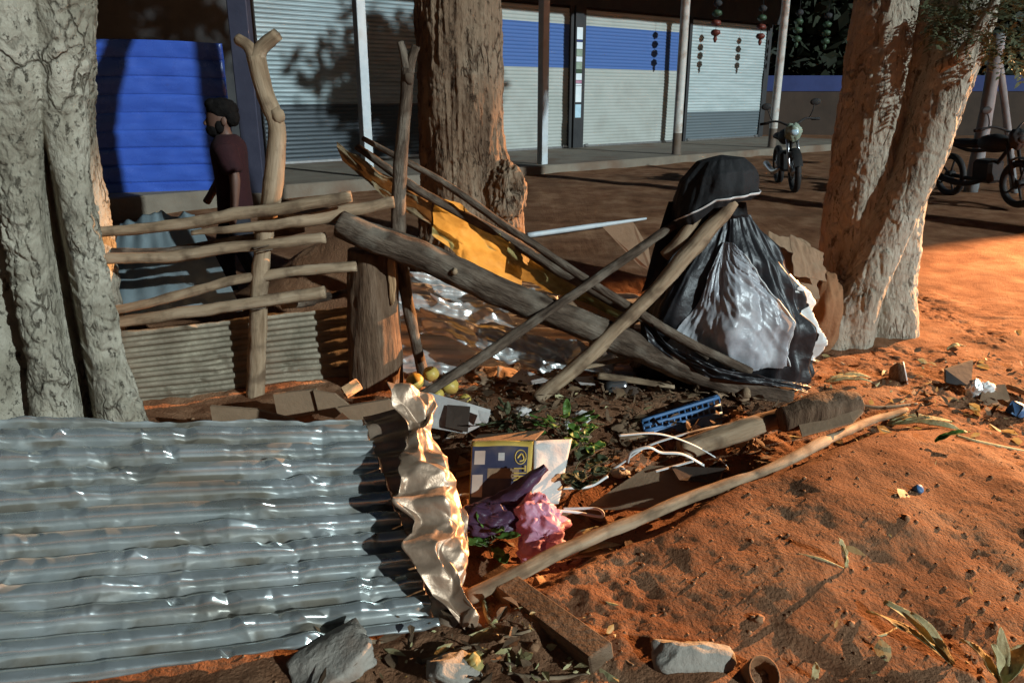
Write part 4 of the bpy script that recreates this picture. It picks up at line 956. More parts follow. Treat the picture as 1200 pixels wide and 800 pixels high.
stick('crossing_pole', 'thick forked pole propping up the black cloth over the bag', [at(628, 468, 3.82), at(680, 425, 3.93), at(742, 365, 4.03), at(800, 305, 4.12), at(838, 262, 4.18), at(860, 236, 4.2)], [.036, .040, .036, .040, .046, .030], 'stick', 70, 14, .005, 47, .008, None, 'pole')
stick('crossing_pole', 'short pale limb beside the thick forked pole', [at(778, 300, 4.22), at(800, 278, 4.2), at(826, 240, 4.22)], [.030, .034, .024], 'stick', 20, 10, .004, 48, 0, None, 'pole')

# ================================================================== YELLOW PLASTIC, BLACK BAG, BLACK CLOTH
def yelf(u, w):
    top = smoothpath([at(395, 165, 4.70), at(450, 205, 4.60), at(520, 230, 4.52), at(590, 275, 4.42), at(660, 318, 4.30), at(735, 368, 4.18)], 60)
    bot = smoothpath([at(400, 192, 4.68), at(440, 222, 4.60), at(545, 306, 4.58), at(600, 332, 4.52), at(655, 350, 4.40), at(735, 376, 4.20)], 60)
    i = np.clip(u * 59, 0, 58.999); k = i.astype(int); t = (i - k)[:, None]
    a = top[k] * (1 - t) + top[k + 1] * t; b = bot[k] * (1 - t) + bot[k + 1] * t
    p = a * (1 - w[:, None]) + b * w[:, None]
    q = np.stack([u * 1.8, w * .45, 0 * u], 1)
    o = .06 * np.sin(np.pi * w) * fbm(q * np.array([3, 4, 1]), 3, 3) + .05 * crease(u * 11, w * 3.2, 7) + .024 * crease(u * 24, w * 7, 11) + .012 * ridged(np.stack([u * 6 + w * 2, w * 3, 0 * u], 1), 2, 8)
    p[:, 1] -= o; p[:, 2] += .5 * o
    return p
single('plastic_sheet', sheet(lambda u, w: yelf(.34 + .32 * u, .02 + .96 * w), 110, 70), MT['yellow'], 'torn yellow plastic sheet draped over the thin poles', 'plastic sheet')
single('dry_frond', sheet(lambda u, w: yelf(.60 + .39 * u, .15 + .75 * w) + np.array([0, -.025, .012]), 90, 30), MT['frond'], 'long dry yellow-brown frond running down along the poles', 'frond')
single('dried_leaf', sheet(lambda u, w: yelf(.005 + .33 * u, .5 + (w - .5) * (.55 + .55 * np.sin(np.pi * u))) + np.array([0, -.02, .01]), 80, 40), MT['brownleaf'], 'big brown dried leaf hanging from the thin pole tips', 'leaf')
# bag
bc_ = np.array([1.25, 4.42]); 
def bagP(th, t):
    """t 0 base .. 1 neck"""
    z = .02 + .98 * t
    r = np.interp(t, [0, .06, .2, .4, .6, .8, .93, 1], [.45, .48, .475, .435, .355, .235, .135, .10])
    cx = bc_[0] + np.interp(t, [0, .5, 1], [0, .03, .0]); cy = bc_[1] + np.interp(t, [0, 1], [0, -.05])
    P = np.stack([np.cos(th) * 1.4, np.sin(th) * 1.4, t * 1.6], 1)
    fold = .055 * ridged(np.stack([np.cos(th) * 3.4, np.sin(th) * 3.4, t * .5], 1), 2, 3) * (.35 + .8 * np.sin(np.pi * np.clip(t, 0, 1)) ** .6)
    lump = .05 * fbm(P * 2.2, 2, 6) + .03 * crease(th * 2.2, t * 6, 9) + .014 * crease(th * 5.5, t * 15, 10) + .012 * ridged(np.stack([np.cos(th) * 9, np.sin(th) * 9, t * 6], 1), 2, 12)
    slump = .04 * np.sin(t * 22 + 3 * np.cos(th * 2)) * (np.cos(th) > 0) * np.cos(th) * sst(t, .05, .25)
    c_, s_ = np.cos(th), np.sin(th)
    cc_, sc_ = np.sign(c_) * np.abs(c_) ** .85, np.sign(s_) * np.abs(s_) ** .75
    rr = r + (fold + lump) * (.4 + .6 * (1 - t)) + slump * .5
    return np.stack([cx + rr * cc_, cy + rr * .66 * sc_, z], 1)
bag = thing('rubbish_bag', 'big bulging black plastic rubbish bag with a grey film front beside the split tree', 'rubbish bag', (bc_[0], bc_[1], .02))
TT, TH = np.meshgrid(np.linspace(0, 1, 150), np.linspace(.9, .9 + 2 * math.pi, 260, endpoint=False), indexing='ij')
part('bag_skin', (bagP(TH.ravel(), TT.ravel()), gridf(150, 260, True)), MT['blackbag'], bag)
def panf(u, w):
    t = .16 + .70 * w; spread = .52 * (1 - w) ** .7 + .10
    th = math.pi * 1.42 + (u - .45) * 2 * spread * 1.25 + .10 * np.sin(w * 3)
    p = bagP(th, t); c = np.stack([0 * u + bc_[0], 0 * u + bc_[1], p[:, 2]], 1)
    d = p - c; d /= np.linalg.norm(d, axis=1)[:, None]
    cr = .008 * ridged(np.stack([u * 9 / (1.25 - w), w * 1.5, 0 * u], 1), 3, 5) + .010 * crease(u * 5, w * 6, 8) + .005 * crease(u * 14, w * 13, 18)
    return p + d * (.016 + cr + .025 * np.sin(np.pi * u) * np.sin(np.pi * w))[:, None]
part('film_panel', sheet(panf, 90, 90), MT['greybag'], bag, True, 'crinkled translucent grey film on the front of the bag')
pu, pw = np.full(24, 1.0), np.linspace(0, .92, 24)
part('piping', tube(list(panf(pu, pw) + np.array([0, -.006, 0])), [.0045] * 2, 60, 6), MT['white'], bag)
def linf(u, w):
    t = .015 + .60 * u; th = -.55 + .75 * w + .18 * fbm(np.stack([u * 6, 0 * u, 0 * u], 1), 2, 3)
    p = bagP(np.where(th < 0, th + 2 * math.pi, th), t); c = np.stack([0 * u + bc_[0], 0 * u + bc_[1], p[:, 2]], 1); d = p - c; d /= np.linalg.norm(d, axis=1)[:, None]
    return p + d * (.002 + .022 * fbm(np.stack([u * 5, w * 2.2, 0 * u], 1), 2, 13) + .012 * crease(u * 12, w * 5, 4))[:, None]
part('white_liner', sheet(linf, 70, 34), MT['white'], bag, True, 'white liner bulging out of the right side of the bag')
def skirt(u, w):
    a = smoothpath([at(745, 350, 4.1), at(780, 400, 3.98), at(850, 432, 3.9), at(920, 445, 3.95), at(950, 452, 4.05)], 40)
    b = smoothpath([at(760, 400, 4.0), at(800, 428, 3.95), at(850, 446, 3.9), at(910, 452, 3.92), at(945, 462, 3.98)], 40)
    i = np.clip(u * 39, 0, 38.999); k = i.astype(int); t = (i - k)[:, None]
    p = (a[k] * (1 - t) + a[k + 1] * t) * (1 - w[:, None]) + (b[k] * (1 - t) + b[k + 1] * t) * w[:, None]
    q = np.stack([u * 4, w * 2, 0 * u], 1); o = .025 * fbm(q * 2, 3, 3) + .02 * facet(q * 2.2, 4)
    p[:, 1] -= o; p[:, 2] += o * .6; return p
part('loose_skirt', sheet(skirt, 80, 24), MT['blackbag'], bag)
# black cloth bundle on the pole tips
cb = at(836, 226, 4.30)
cl_ = thing('black_cloth_bundle', 'black cloth bundle with a white stripe crowning the rubbish bag', 'cloth', cb - Vector((0, 0, .12)))
def capP(th, t):
    r = np.interp(t, [0, .12, .3, .55, .8, 1], [.190, .215, .210, .185, .12, .004]); z = np.interp(t, [0, .12, .3, .55, .8, 1], [-.06, -.03, .03, .12, .185, .205])
    k = 1 + .10 * fbm(np.stack([np.cos(th) * 1.5, np.sin(th) * 1.5, t * 2], 1), 3, 5) + .06 * ridged(np.stack([np.cos(th) * 3, np.sin(th) * 3, t], 1), 2, 7) + .07 * crease((th % (2 * math.pi)) * 1.7, t * 3.2, 17) * (1 - t)
    dr = np.clip(-np.cos(th) - .15, 0, 1) * (1 - t) ** 1.5
    return np.stack([cb.x + r * k * np.cos(th) + .03 * t, cb.y + r * .75 * k * np.sin(th), cb.z + z - .17 * dr + .03 * np.cos(th) * (1 - t)], 1)
TT, TH = np.meshgrid(np.linspace(0, 1, 60), np.linspace(.3, .3 + 2 * math.pi, 140, endpoint=False), indexing='ij')
part('crown', (capP(TH.ravel(), TT.ravel()), gridf(60, 140, True)), MT['clothblack'], cl_)
th = np.linspace(math.pi * 1.02, math.pi * 2.02, 40)
bd = capP(th, np.full(40, .16)) + np.stack([.008 * np.cos(th), .010 * np.sin(th), 0 * th], 1)
part('white_stripe', tube(list(bd), [.006, .011, .009], 80, 8, 0, 0, .3), MT['white'], cl_)
def drape(u, w):
    a = np.stack([0 * u, 0 * u, 0 * u], 1); p0 = np.array(at(786, 238, 4.26)); p1 = np.array(at(872, 236, 4.30)); q0 = np.array(at(752, 345, 4.15)); q1 = np.array(at(880, 275, 4.34))
    p = bil([p0, p1, q0, q1], u, w); q = np.stack([u * 3, w * 3, 0 * u], 1)
    p[:, 1] += .03 - .05 * ridged(np.stack([u * 3.2, w * .6, 0 * u], 1), 2, 4) + .05 * w; return p
part('hanging_fold', sheet(drape, 50, 40), MT['clothblack'], cl_)

# ================================================================== RUBBISH AND LITTER, PIECE BY PIECE
def poly(name, label, cat, pix, Y, m, t=.006, tilt=None, group=None, smooth=False, th=None, mats=None):
    """a flat piece: outline given as pixels, each with its own depth"""
    pts = [at(x, y, Y if not isinstance(Y, (list, tuple)) else Y[i]) for i, (x, y) in enumerate(pix)]
    e1, e2 = pts[1] - pts[0], pts[-1] - pts[0]; n = e1.cross(e2).normalized()
    if n.y < 0: n = -n
    return single(name, hull(pts, 0, n * t), MT[m], label, cat, group, smooth)
def crumple(c, s, seed, fr=1.8, amp=.3, n=26, M=None):
    v, f = blob((0, 0, 0), (1, 1, 1), n, 0, 1, seed)
    k = 1 + amp * facet(v * fr + seed * 2.3, seed) + amp * .5 * facet(v * fr * 2.2 + seed, seed + 1) + amp * .5 * fbm(v * 1.4 + seed, 2, seed)
    a_, b_ = np.arccos(np.clip(v[:, 2], -1, 1)), np.arctan2(v[:, 0], -v[:, 1])
    k = k + amp * .75 * crease(a_ * 2.2, b_ * 2.2 * np.sin(a_), seed + 7) + amp * .35 * crease(a_ * 5.5, b_ * 5.5 * np.sin(a_), seed + 8)
    v = v * k[:, None] * np.array(s)
    if M is not None: v = v @ np.array(M).T
    return v + np.array(c), f

# printed carton: navy printed side with a yellow border, white side
c0, c1, c2, c3 = at(553, 517, 3.02), at(627, 516, 2.98), at(549, 592, 2.80), at(622, 592, 2.78)
d1, d3 = at(671, 514, 3.05), at(655, 590, 2.86)
ct = thing('printed_carton', 'open carton with a navy printed side and a plain white side in the pit', 'carton', gz(610, 590, -.05))
def quadslab(q, t, m, nm, par, off=0.0, bend=.006, seed=0):
    n = pnorm(q); n = n if n[1] < 0 else -n
    def fn(u, w):
        p = bil(q, u, w); return p + n[None] * (off + bend * fbm(np.stack([u * 2, w * 2, 0 * u + seed], 1), 2, seed))[:, None]
    v, f = sheet(fn, 14, 14); e = v[f[0][1]] - v[f[0][0]]; nn = np.cross(v[f[:, 2]] - v[f[:, 0]], v[f[:, 3]] - v[f[:, 1]]).mean(0)
    if np.dot(nn, n) < 0: f = f[:, ::-1]
    return part(nm, thick((v, f), t), MT[m], par)
q4 = [c2, c3, c0, c1]
pn = quadslab(q4, .004, 'print_yel', 'printed_side', ct, 0, .006, 2)
def sub(q, u0, u1, w0, w1):
    f = lambda u, w: tuple(bil(q, np.array([u]), np.array([w]))[0]); return [f(u0, w0), f(u1, w0), f(u0, w1), f(u1, w1)]
def printed(u0, u1, w0, w1, m, nm, off):
    q = sub(q4, u0, u1, w0, w1); n = pnorm(q4); n = n if n[1] < 0 else -n
    def fn(u, w):
        U, Wv = u0 + (u1 - u0) * u, w0 + (w1 - w0) * w
        return bil(q4, U, Wv) + n[None] * (off + .006 * fbm(np.stack([U * 2, Wv * 2, 0 * U + 2], 1), 2, 2))[:, None]
    v, f = sheet(fn, 12, 12)
    return part(nm, (v, f), MT[m], pn)
printed(.02, .90, .02, .91, 'print_blue', 'navy_print', .0015)
printed(.06, .23, .62, .84, 'print_cream', 'printed_patch', .0026); printed(.04, .21, .12, .46, 'print_cream', 'printed_patch', .0026)
printed(.44, .54, .68, .80, 'paper', 'printed_patch', .0026); printed(.28, .78, .40, .56, 'card', 'worn_scuff', .0022)
# emblem ring and the letters reading downwards
nC = pnorm(q4); nC = nC if nC[1] < 0 else -nC
def onq(u, w, o): return bil(q4, np.array([u]), np.array([w]))[0] + nC * (o + .006 * float(fbm(np.array([[u * 2, w * 2, 2.0]]), 2, 2)[0]))
ring = [onq(.79 + .085 * math.cos(a), .74 + .11 * math.sin(a), .003) for a in np.linspace(0, 2 * math.pi, 28)]
part('emblem', join(tube(ring, [.0022] * 2, 40, 6), tube([onq(.74, .72, .003), onq(.80, .79, .003), onq(.84, .70, .003), onq(.77, .67, .003)], [.004, .003], 16, 6)), MT['print_yel'], pn)
tc_ = bpy.data.curves.new('letters', 'FONT'); tc_.body = 'TIR'; tc_.size = .075; tc_.extrude = .0006; tc_.space_character = 1.05
to_ = bpy.data.objects.new('letters_tmp', tc_); COL.objects.link(to_)
bpy.context.view_layer.update()
lm = bpy.data.meshes.new_from_object(to_.evaluated_get(bpy.context.evaluated_depsgraph_get())); bpy.data.objects.remove(to_)
eU = np.array(onq(1, .5, 0) - onq(0, .5, 0)); eU /= np.linalg.norm(eU); eW = np.cross(nC, eU); eW = eW if eW[2] > 0 else -eW
co = np.array([v.co[:] for v in lm.vertices]); o0 = onq(.70, .60, .009); co[:, 0] *= .62
lv = o0[None] + co[:, 0:1] * (-eW)[None] + co[:, 1:2] * eU[None] + co[:, 2:3] * nC[None]
part('lettering', (lv, [tuple(p.vertices) for p in lm.polygons]), MT['print_yel'], pn, False)
quadslab([c3, d3, c1, d1], .004, 'paper', 'white_side', ct, 0, .008, 5)
part('back_flap', hull([c0 + Vector((0, .01, 0)), c1 + Vector((0, .01, 0)), c1 + Vector((.05, .20, -.04)), c0 + Vector((.02, .20, -.06))], 0, (0, 0, -.004)), MT['card'], ct, False)

# pink and purple bags
single('pink_bag', crumple(at(632, 612, 2.62), (.10, .09, .085), 4, 1.5, .30, 56, rotm(10, 20, 30)), MT['pink'], 'crumpled pink plastic bag lying against the white carton side', 'plastic bag')
single('pink_bag', crumple(at(634, 638, 2.50), (.082, .07, .05), 6, 1.6, .30, 50, rotm(0, -15, 20)), MT['pink'], 'smaller pale pink crumpled bag touching the branch', 'plastic bag')
v1 = tube([at(562, 600, 2.70), at(590, 588, 2.72), at(614, 570, 2.74), at(640, 547, 2.76)], [.045, .06, .045, .012], 40, 20, .014, 5, .6)
single('purple_bag', v1, MT['purple'], 'dark purple twisted plastic bag across the printed carton', 'plastic bag')
single('purple_bag', crumple(at(575, 606, 2.62), (.11, .08, .05), 9, 1.6, .28, 46), MT['purple'], 'flat dark purple bag below the printed carton', 'plastic bag')

# torn white card and cardboard by the stump
poly('torn_card', 'torn white card with reddish print under the crossing pole', 'card', [(462, 462), (475, 452), (548, 472), (575, 480), (572, 494), (545, 508), (500, 500), (470, 480)], [3.60, 3.64, 3.50, 3.48, 3.44, 3.38, 3.42, 3.54], 'paper', .005)
poly('torn_card', 'reddish printed patch of card beside the white torn card', 'card', [(524, 474), (551, 476), (548, 506), (522, 500)], [3.50, 3.47, 3.36, 3.39], 'wallbrown', .004)
for i, (pix, Yv, lab) in enumerate(([[(320, 462), (370, 456), (376, 484), (326, 492)], 3.62, 'square brown cardboard piece lying behind the tin sheet'], [[(367, 458), (392, 462), (410, 476), (392, 490), (374, 486)], 3.60, 'small cardboard scrap beside the square brown piece'],
                                    [[(246, 476), (300, 480), (345, 492), (250, 500)], 3.35, 'dark cardboard strip along the back of the tin sheet'], [[(395, 478), (455, 468), (470, 484), (420, 500)], 3.3, 'grey card scrap under the crossing pole foot'])):
    poly('cardboard_piece', lab, 'cardboard', pix, Yv, 'card', .02, group='cardboard scraps behind the tin sheet')
single('wood_block', box(at(412, 455, 3.85), (.10, .06, .05), .3, rotm(10, -25, 10), .006), MT['rawwood'], 'short block of split wood lying by the stump foot', 'wood')
for i, (x, y, r, yy, lab) in enumerate(((486, 447, .050, 4.0, 'greenish round fruit lying nearest the stump'), (505, 438, .046, 4.1, 'yellow round fruit touching the dark stake'), (527, 452, .052, 4.0, 'brownish round fruit behind the crossing pole'), (545, 468, .034, 3.9, 'small yellow fruit at the edge of the torn card'), (513, 462, .035, 3.9, 'little dull fruit under the crossing pole'))):
    q = at(x, y, yy); single('fruit', blob(q, (r, r, r * .93), 12, .06, 1.5, i), MT['fruit'], lab, 'fruit', 'rotting fruit by the stump')

# can, crate, straps
cq = at(722, 453, 3.98)
can = thing('tin_can', 'shiny crushed drinks can lying under the fallen log', 'can', cq - Vector((0, 0, .03)))
Mx = rotm(0, 82, -12)
part('body', lathe([(.020, -.06), (.029, -.055), (.031, -.04), (.030, .0), (.031, .04), (.029, .055), (.022, .06)], cq, 22, Mx), MT['chrome'], can)
part('dark_label', lathe([(.0325, -.062), (.033, -.02)], cq, 22, Mx), MT['black'], can)
cr0, cr1, cr2, cr3 = at(752, 492, 3.55), at(842, 464, 3.72), at(756, 506, 3.50), at(846, 486, 3.66)
crt = thing('plastic_crate', 'broken blue plastic crate side with slotted rim in the pit', 'crate', (cr2 + cr3) / 2)
nn = pnorm([cr0, cr1, cr2, cr3]); ncell = 13
lat = []
for w in (.06, .48, .9):
    lat.append(tube([tuple(bil([cr0, cr1, cr2, cr3], np.array([u]), np.array([w]))[0]) for u in (0, .5, 1)], [.010] * 2, 10, 6))
part('rim', join(*lat), MT['blueplastic'], crt)
for i in range(ncell + 1):
    u = i / ncell
    a, b = [bil([cr0, cr1, cr2, cr3], np.array([u]), np.array([w]))[0] for w in (.06, .9)]
    part('slat', tube([a, b], [.0055] * 2, 3, 6), MT['blueplastic'], crt)
part('side_panel', hull([Vector(cr2), Vector(cr3), Vector(cr3) + Vector((.0, -.05, -.10)), Vector(cr2) + Vector((.0, -.05, -.10))], 0, (0, .006, 0)), MT['blueplastic'], crt, False)
part('floor_panel', hull([Vector(cr0) + Vector((0, .02, 0)), Vector(cr1) + Vector((0, .02, 0)), Vector(cr1) + Vector((.03, .16, -.09)), Vector(cr0) + Vector((.03, .16, -.09))], 0, (0, 0, -.006)), MT['blueplastic'], crt, False)
straps = [([(690, 568), (725, 545), (760, 522), (815, 505), (850, 498), (882, 498)], 3.15, .35, 'white strap looping from the carton over the pale log'), ([(725, 510), (770, 508), (810, 520), (845, 540), (853, 548)], 3.1, .1, 'white strap arching down beside the blue crate'),
          ([(735, 542), (740, 530), (760, 524), (775, 530), (800, 532), (825, 545)], 3.0, .05, 'curled white strap lying on the brown board'), ([(768, 552), (790, 546), (812, 540)], 2.98, .06, 'short straight white strap piece on the brown board'),
          ([(528, 582), (550, 579), (572, 580)], 2.86, .02, 'short white strap end beside the folded tin'), ([(652, 598), (675, 600), (705, 605), (700, 596), (660, 596)], 2.7, .06, 'white wire loop beside the pink bag'), ([(655, 572), (690, 570), (712, 558)], 2.92, .1, 'white cable under the leafy sprig')]
for i, (pp, Yb, dy, lab) in enumerate(straps):
    k = len(pp); pts = [at(x, y, Yb + dy * j / (k - 1)) for j, (x, y) in enumerate(pp)]
    single('plastic_strap', tube(pts, [.0085 if i < 4 else .006] * 2, 50, 8, 0, 0, .35 if i < 4 else 1), MT['white'], lab, 'strap', 'white straps in the pit')
# boards and chunks of wood
poly('brown_board', 'dark brown board lying under the white straps', 'board', [(690, 592), (760, 545), (848, 548), (842, 566), (800, 596)], [2.85, 3.05, 2.98, 2.9, 2.78], 'card', .02)
poly('brown_board', 'reddish card flap on the end of the dark board', 'board', [(786, 546), (850, 548), (836, 566), (796, 562)], [3.0, 2.94, 2.86, 2.89], 'wallbrown', .006)
stick('split_log', 'pale split log lying between the blue crate and the bank', [at(798, 528, 3.25), at(860, 506, 3.32), at(916, 488, 3.40)], [.045, .05, .046], 'stick', 30, 14, .006, 61, 0, None, 'log')
stick('split_log', 'brown log chunk lying at the end of the split log', [at(916, 492, 3.30), at(958, 480, 3.34), at(1004, 474, 3.38)], [.055, .075, .06], 'stump', 30, 16, .010, 63, 0, None, 'log')
poly('bark_slab', 'curled bark slab leaning on the brown log chunk', 'bark', [(930, 476), (985, 458), (1012, 482), (1000, 494), (940, 510)], [3.36, 3.42, 3.30, 3.24, 3.20], 'card', .012)
def above(px, py, Y, h=.028):
    """a point on the pixel's line of sight, pulled up along it until it clears the soil"""
    while True:
        p = at(px, py, Y)
        if p.z > zs(p.x, p.y) + h or Y < 1.5: return p
        Y -= .01
stick('long_branch', 'long knobbly branch lying along the crest of the soil bank', [above(548, 700, 2.16), above(610, 670, 2.26), above(660, 644, 2.36), above(730, 614, 2.50), above(820, 578, 2.68), above(905, 548, 2.88), above(960, 520, 3.1), above(1012, 496, 3.5), above(1062, 480, 3.75, .015)], [.024, .026, .022, .022, .021, .024, .020, .019, .012], 'stick', 120, 12, .0035, 71, .008, None, 'branch')
pl = thing('wood_plank', 'rough brown plank half buried at the foot of the bank', 'plank', gz(640, 740, 0))
pa, pb = gzn(578, 693, .06), gzn(705, 786, .045)
dvec = (pb - pa).normalized(); ang = math.atan2(dvec.y, dvec.x); pit = math.asin(dvec.z)
part('plank_body', box((pa + pb) / 2, ((pb - pa).length, .09, .06), ang, rotm(8, -math.degrees(pit), 0), .005), MT['plank'], pl, False)
stick('short_stick', 'thin straight stick poking at the printed carton', [at(500, 552, 3.0), at(530, 549, 3.02), at(572, 543, 3.02)], [.014, .014, .013], 'stick_d', 14, 8, .002, 73)
single('wood_block', box(at(630, 688, 2.34), (.035, .035, .085), .5, rotm(14, 8, 0), .004), MT['rawwood'], 'small upright wooden block standing under the long branch', 'wood')
# stones at the front
for c, s, sd, M_, lab, m in ((gzn(395, 782, .03), (.17, .11, .055), 3, rotm(8, -18, 25), 'grey slab of broken concrete in front of the tin sheet', 'concrete'), (gzn(533, 796, .02), (.10, .08, .06), 8, rotm(0, 20, 10), 'pinkish lump of broken concrete by the yellow scrap', 'concrete'),
                             (gzn(812, 776, .02), (.15, .06, .060), 14, rotm(0, 4, 5), 'pale half-buried stone slab at the foot of the bank', 'concrete')):
    single('broken_stone', rock(c, s, sd, M_, 1.5, .25), MT[m], lab, 'stone')
cu = gzn(886, 794, .005)
cup = thing('clay_cup', 'small tipped brown clay cup beside the pale stone slab', 'cup', cu)
part('bowl', lathe([(.028, -.03), (.040, -.02), (.047, .03), (.049, .045), (.045, .045), (.042, .02), (.03, -.015), (.004, -.02)], cu, 26, rotm(35, 20, 0)), MT['sack'], cup)
single('yellow_scrap', crumple(gzn(555, 783, .02), (.03, .03, .028), 12, 1.8, .3, 14), MT['yellow'], 'small yellow crumpled scrap beside the pinkish concrete', 'scrap')
single('bottle_cap', lathe([(.016, -.014), (.018, -.012), (.018, .012), (.014, .016), (.004, .016)], gzn(1075, 577, .014), 18, rotm(40, 20, 0)), MT['blueplastic'], 'small blue bottle cap lying alone on the bank', 'bottle cap')
# twigs at the bottom
tw = [([(428, 752), (455, 758), (478, 768), (484, 780), (520, 770), (560, 757), (622, 741)], .008, 'pale twig winding from the tin sheet to the plank'), ([(566, 700), (572, 728), (592, 752), (598, 790)], .006, 'pale string hanging down beside the plank'), ([(595, 792), (640, 797), (695, 792)], .007, 'pale twig lying below the plank foot'),
      ([(935, 652), (960, 657), (988, 668)], .006, 'dry stalk lying under the upright leaf on the bank'), ([(1020, 602), (1045, 608), (1066, 614)], .005, 'short straw on the open bank'), ([(1008, 752), (1035, 746), (1050, 738)], .005, 'short bent straw below the open bank'),
      ([(725, 768), (735, 778), (742, 782)], .006, 'curled pale shaving beside the plank end'), ([(1120, 512), (1150, 520), (1200, 530)], .007, 'dry stalk along the right litter strip'), ([(1000, 474), (1030, 478), (1075, 474)], .006, 'thin yellow stalk on the litter by the tree')]
for i, (pp, r, lab) in enumerate(tw):
    single('dry_twig', tube([gzn(x, y, .008) for x, y in pp], [r, r, r * .6], 40, 7, .001, i), MT['husk' if i % 2 else 'stick'], lab, 'twig', 'twigs and straws on the soil')
# long white strip and rubbish behind
a, b = gzn(618, 279, .03), gzn(757, 262, .06)
stick('white_pipe', 'thin white strip lying on the ground behind the yellow plastic', [a, (a + b) / 2, b], [.03, .03, .014], 'postw', 20, 10, 0, 3, 0, None, 'strip')
poly('paper_scrap', 'orange and white paper scrap standing beside the black bag', 'paper', [(706, 266), (742, 260), (760, 290), (764, 318), (750, 312)], [6.2, 6.2, 6.1, 6.0, 6.05], 'card', .006)
bxc = at(727, 330, 5.3); bxc.z = .11
cbx = thing('cardboard_box', 'brown cardboard box standing left of the black bag', 'box', (bxc.x, bxc.y, 0))
part('carton_body', box(bxc, (.36, .28, .20), .5, None, .006), MT['card'], cbx, False)
part('flap', hull([bxc + Vector((-.20, -.05, .102)), bxc + Vector((.05, -.2, .102)), bxc + Vector((.0, -.30, .16)), bxc + Vector((-.25, -.15, .16))], 0, (0, 0, .005)), MT['card'], cbx, False)
# cardboard and a sack between bag and tree
single('jute_sack', crumple(at(962, 372, 5.0), (.13, .15, .29), 5, 1.3, .12, 44), MT['sack'], 'slumped brown sack between the black bag and the split tree', 'sack')
torn('torn tan carton flap standing up behind the black bag', [(900, 345), (962, 352), (898, 272), (950, 284)], [4.78, 4.82, 4.92, 4.98], 'card', 21, 'carton_flap', 'carton', 0, .35)
torn('crumpled carton corner poking out beside the brown sack', [(930, 322), (968, 330), (926, 276), (964, 296)], [4.72, 4.80, 4.80, 4.86], 'card', 25, 'carton_flap', 'carton', 0, .35)

# husks and leaves: long pointed blades
def blade(c, d, ln, w, seed, curl=.3, m='husk'):
    d = np.array(d, float); d /= np.linalg.norm(d); sd = np.cross(d, (0, 0, 1.0)); sd /= np.linalg.norm(sd) + 1e-9; up = np.cross(sd, d)
    def fn(u, s):
        wd = w * np.sin(np.pi * np.clip(u * .92 + .06, 0, 1)) ** .7
        x = (s - .5) * 2
        p = np.array(c)[None] + d[None] * (u * ln)[:, None] + sd[None] * (x * wd)[:, None] + up[None] * (curl * ln * np.sin(u * 2.6) * .4 + wd * .45 * x * x + .006 * fbm(np.stack([u * 5, x, 0 * u + seed], 1), 2, seed))[:, None]
        return p
    return thick(sheet(fn, 16, 7), .0008)
def husk(name, label, px, py, items, cat='husk', dz=.01, m='husk'):
    o = gzn(px, py, dz); bl = []
    for i, (dx, dy, dz_, ln, w) in enumerate(items): bl.append(blade(o, (dx, dy, dz_), ln, w, i + int(px), .25))
    if len(bl) == 1: return single(name, bl[0], MT[m], label, cat)
    t = thing(name, label, cat, o)
    for b in bl: part('blade', b, MT[m], t)
    return t
husk('corn_husk', 'pale corn husk spread on the end of the bank by the branch tip', 1040, 500, [(1, -.2, .10, .30, .030), (1, -.5, .05, .34, .028), (1, .1, .16, .20, .022), (.8, .5, .1, .18, .02)])
husk('corn_husk', 'upright torn corn husk with its shadow on the near bank', 1116, 782, [(-.5, .75, .25, .24, .026), (-.4, .7, .4, .17, .018), (-.6, .6, .12, .26, .015)])
husk('corn_husk', 'bunch of pale husk leaves sprouting beside the torn husk', 1172, 806, [(-.6, .5, .6, .15, .022), (.1, .5, .9, .16, .018), (.7, .4, .5, .16, .024), (-.2, .3, .8, .12, .02), (.4, .2, .5, .14, .026)])
husk('dry_leaf', 'curled leaf standing upright on the open bank', 990, 668, [(-.35, .25, 1, .11, .016), (-.2, .3, 1, .09, .01)], 'leaf')
husk('dry_leaf', 'small pale leaf tip poking up at the foot of the bank', 953, 800, [(0, .1, 1, .06, .012)], 'leaf')
husk('dry_leaf', 'yellow-green leaf lying before the black bag', 968, 452, [(1, .1, .05, .26, .035), (.9, -.3, .08, .24, .02)], 'leaf', .02, 'husk')
husk('dry_leaf', 'green leaf end on the corn husk spread', 1095, 522, [(1, .15, .15, .17, .022)], 'leaf', .02, 'leaf')
husk('dry_leaf', 'tan leaf bunch under the long branch by the pink bag', 664, 662, [(1, .2, .1, .22, .03), (1, -.1, .05, .24, .025), (.6, .5, .2, .2, .04)], 'leaf', .03, 'husk')
husk('dry_leaf', 'brown dead leaf lying right of the split tree', 960 + 150, 412, [(1, .2, .1, .14, .03)], 'leaf')
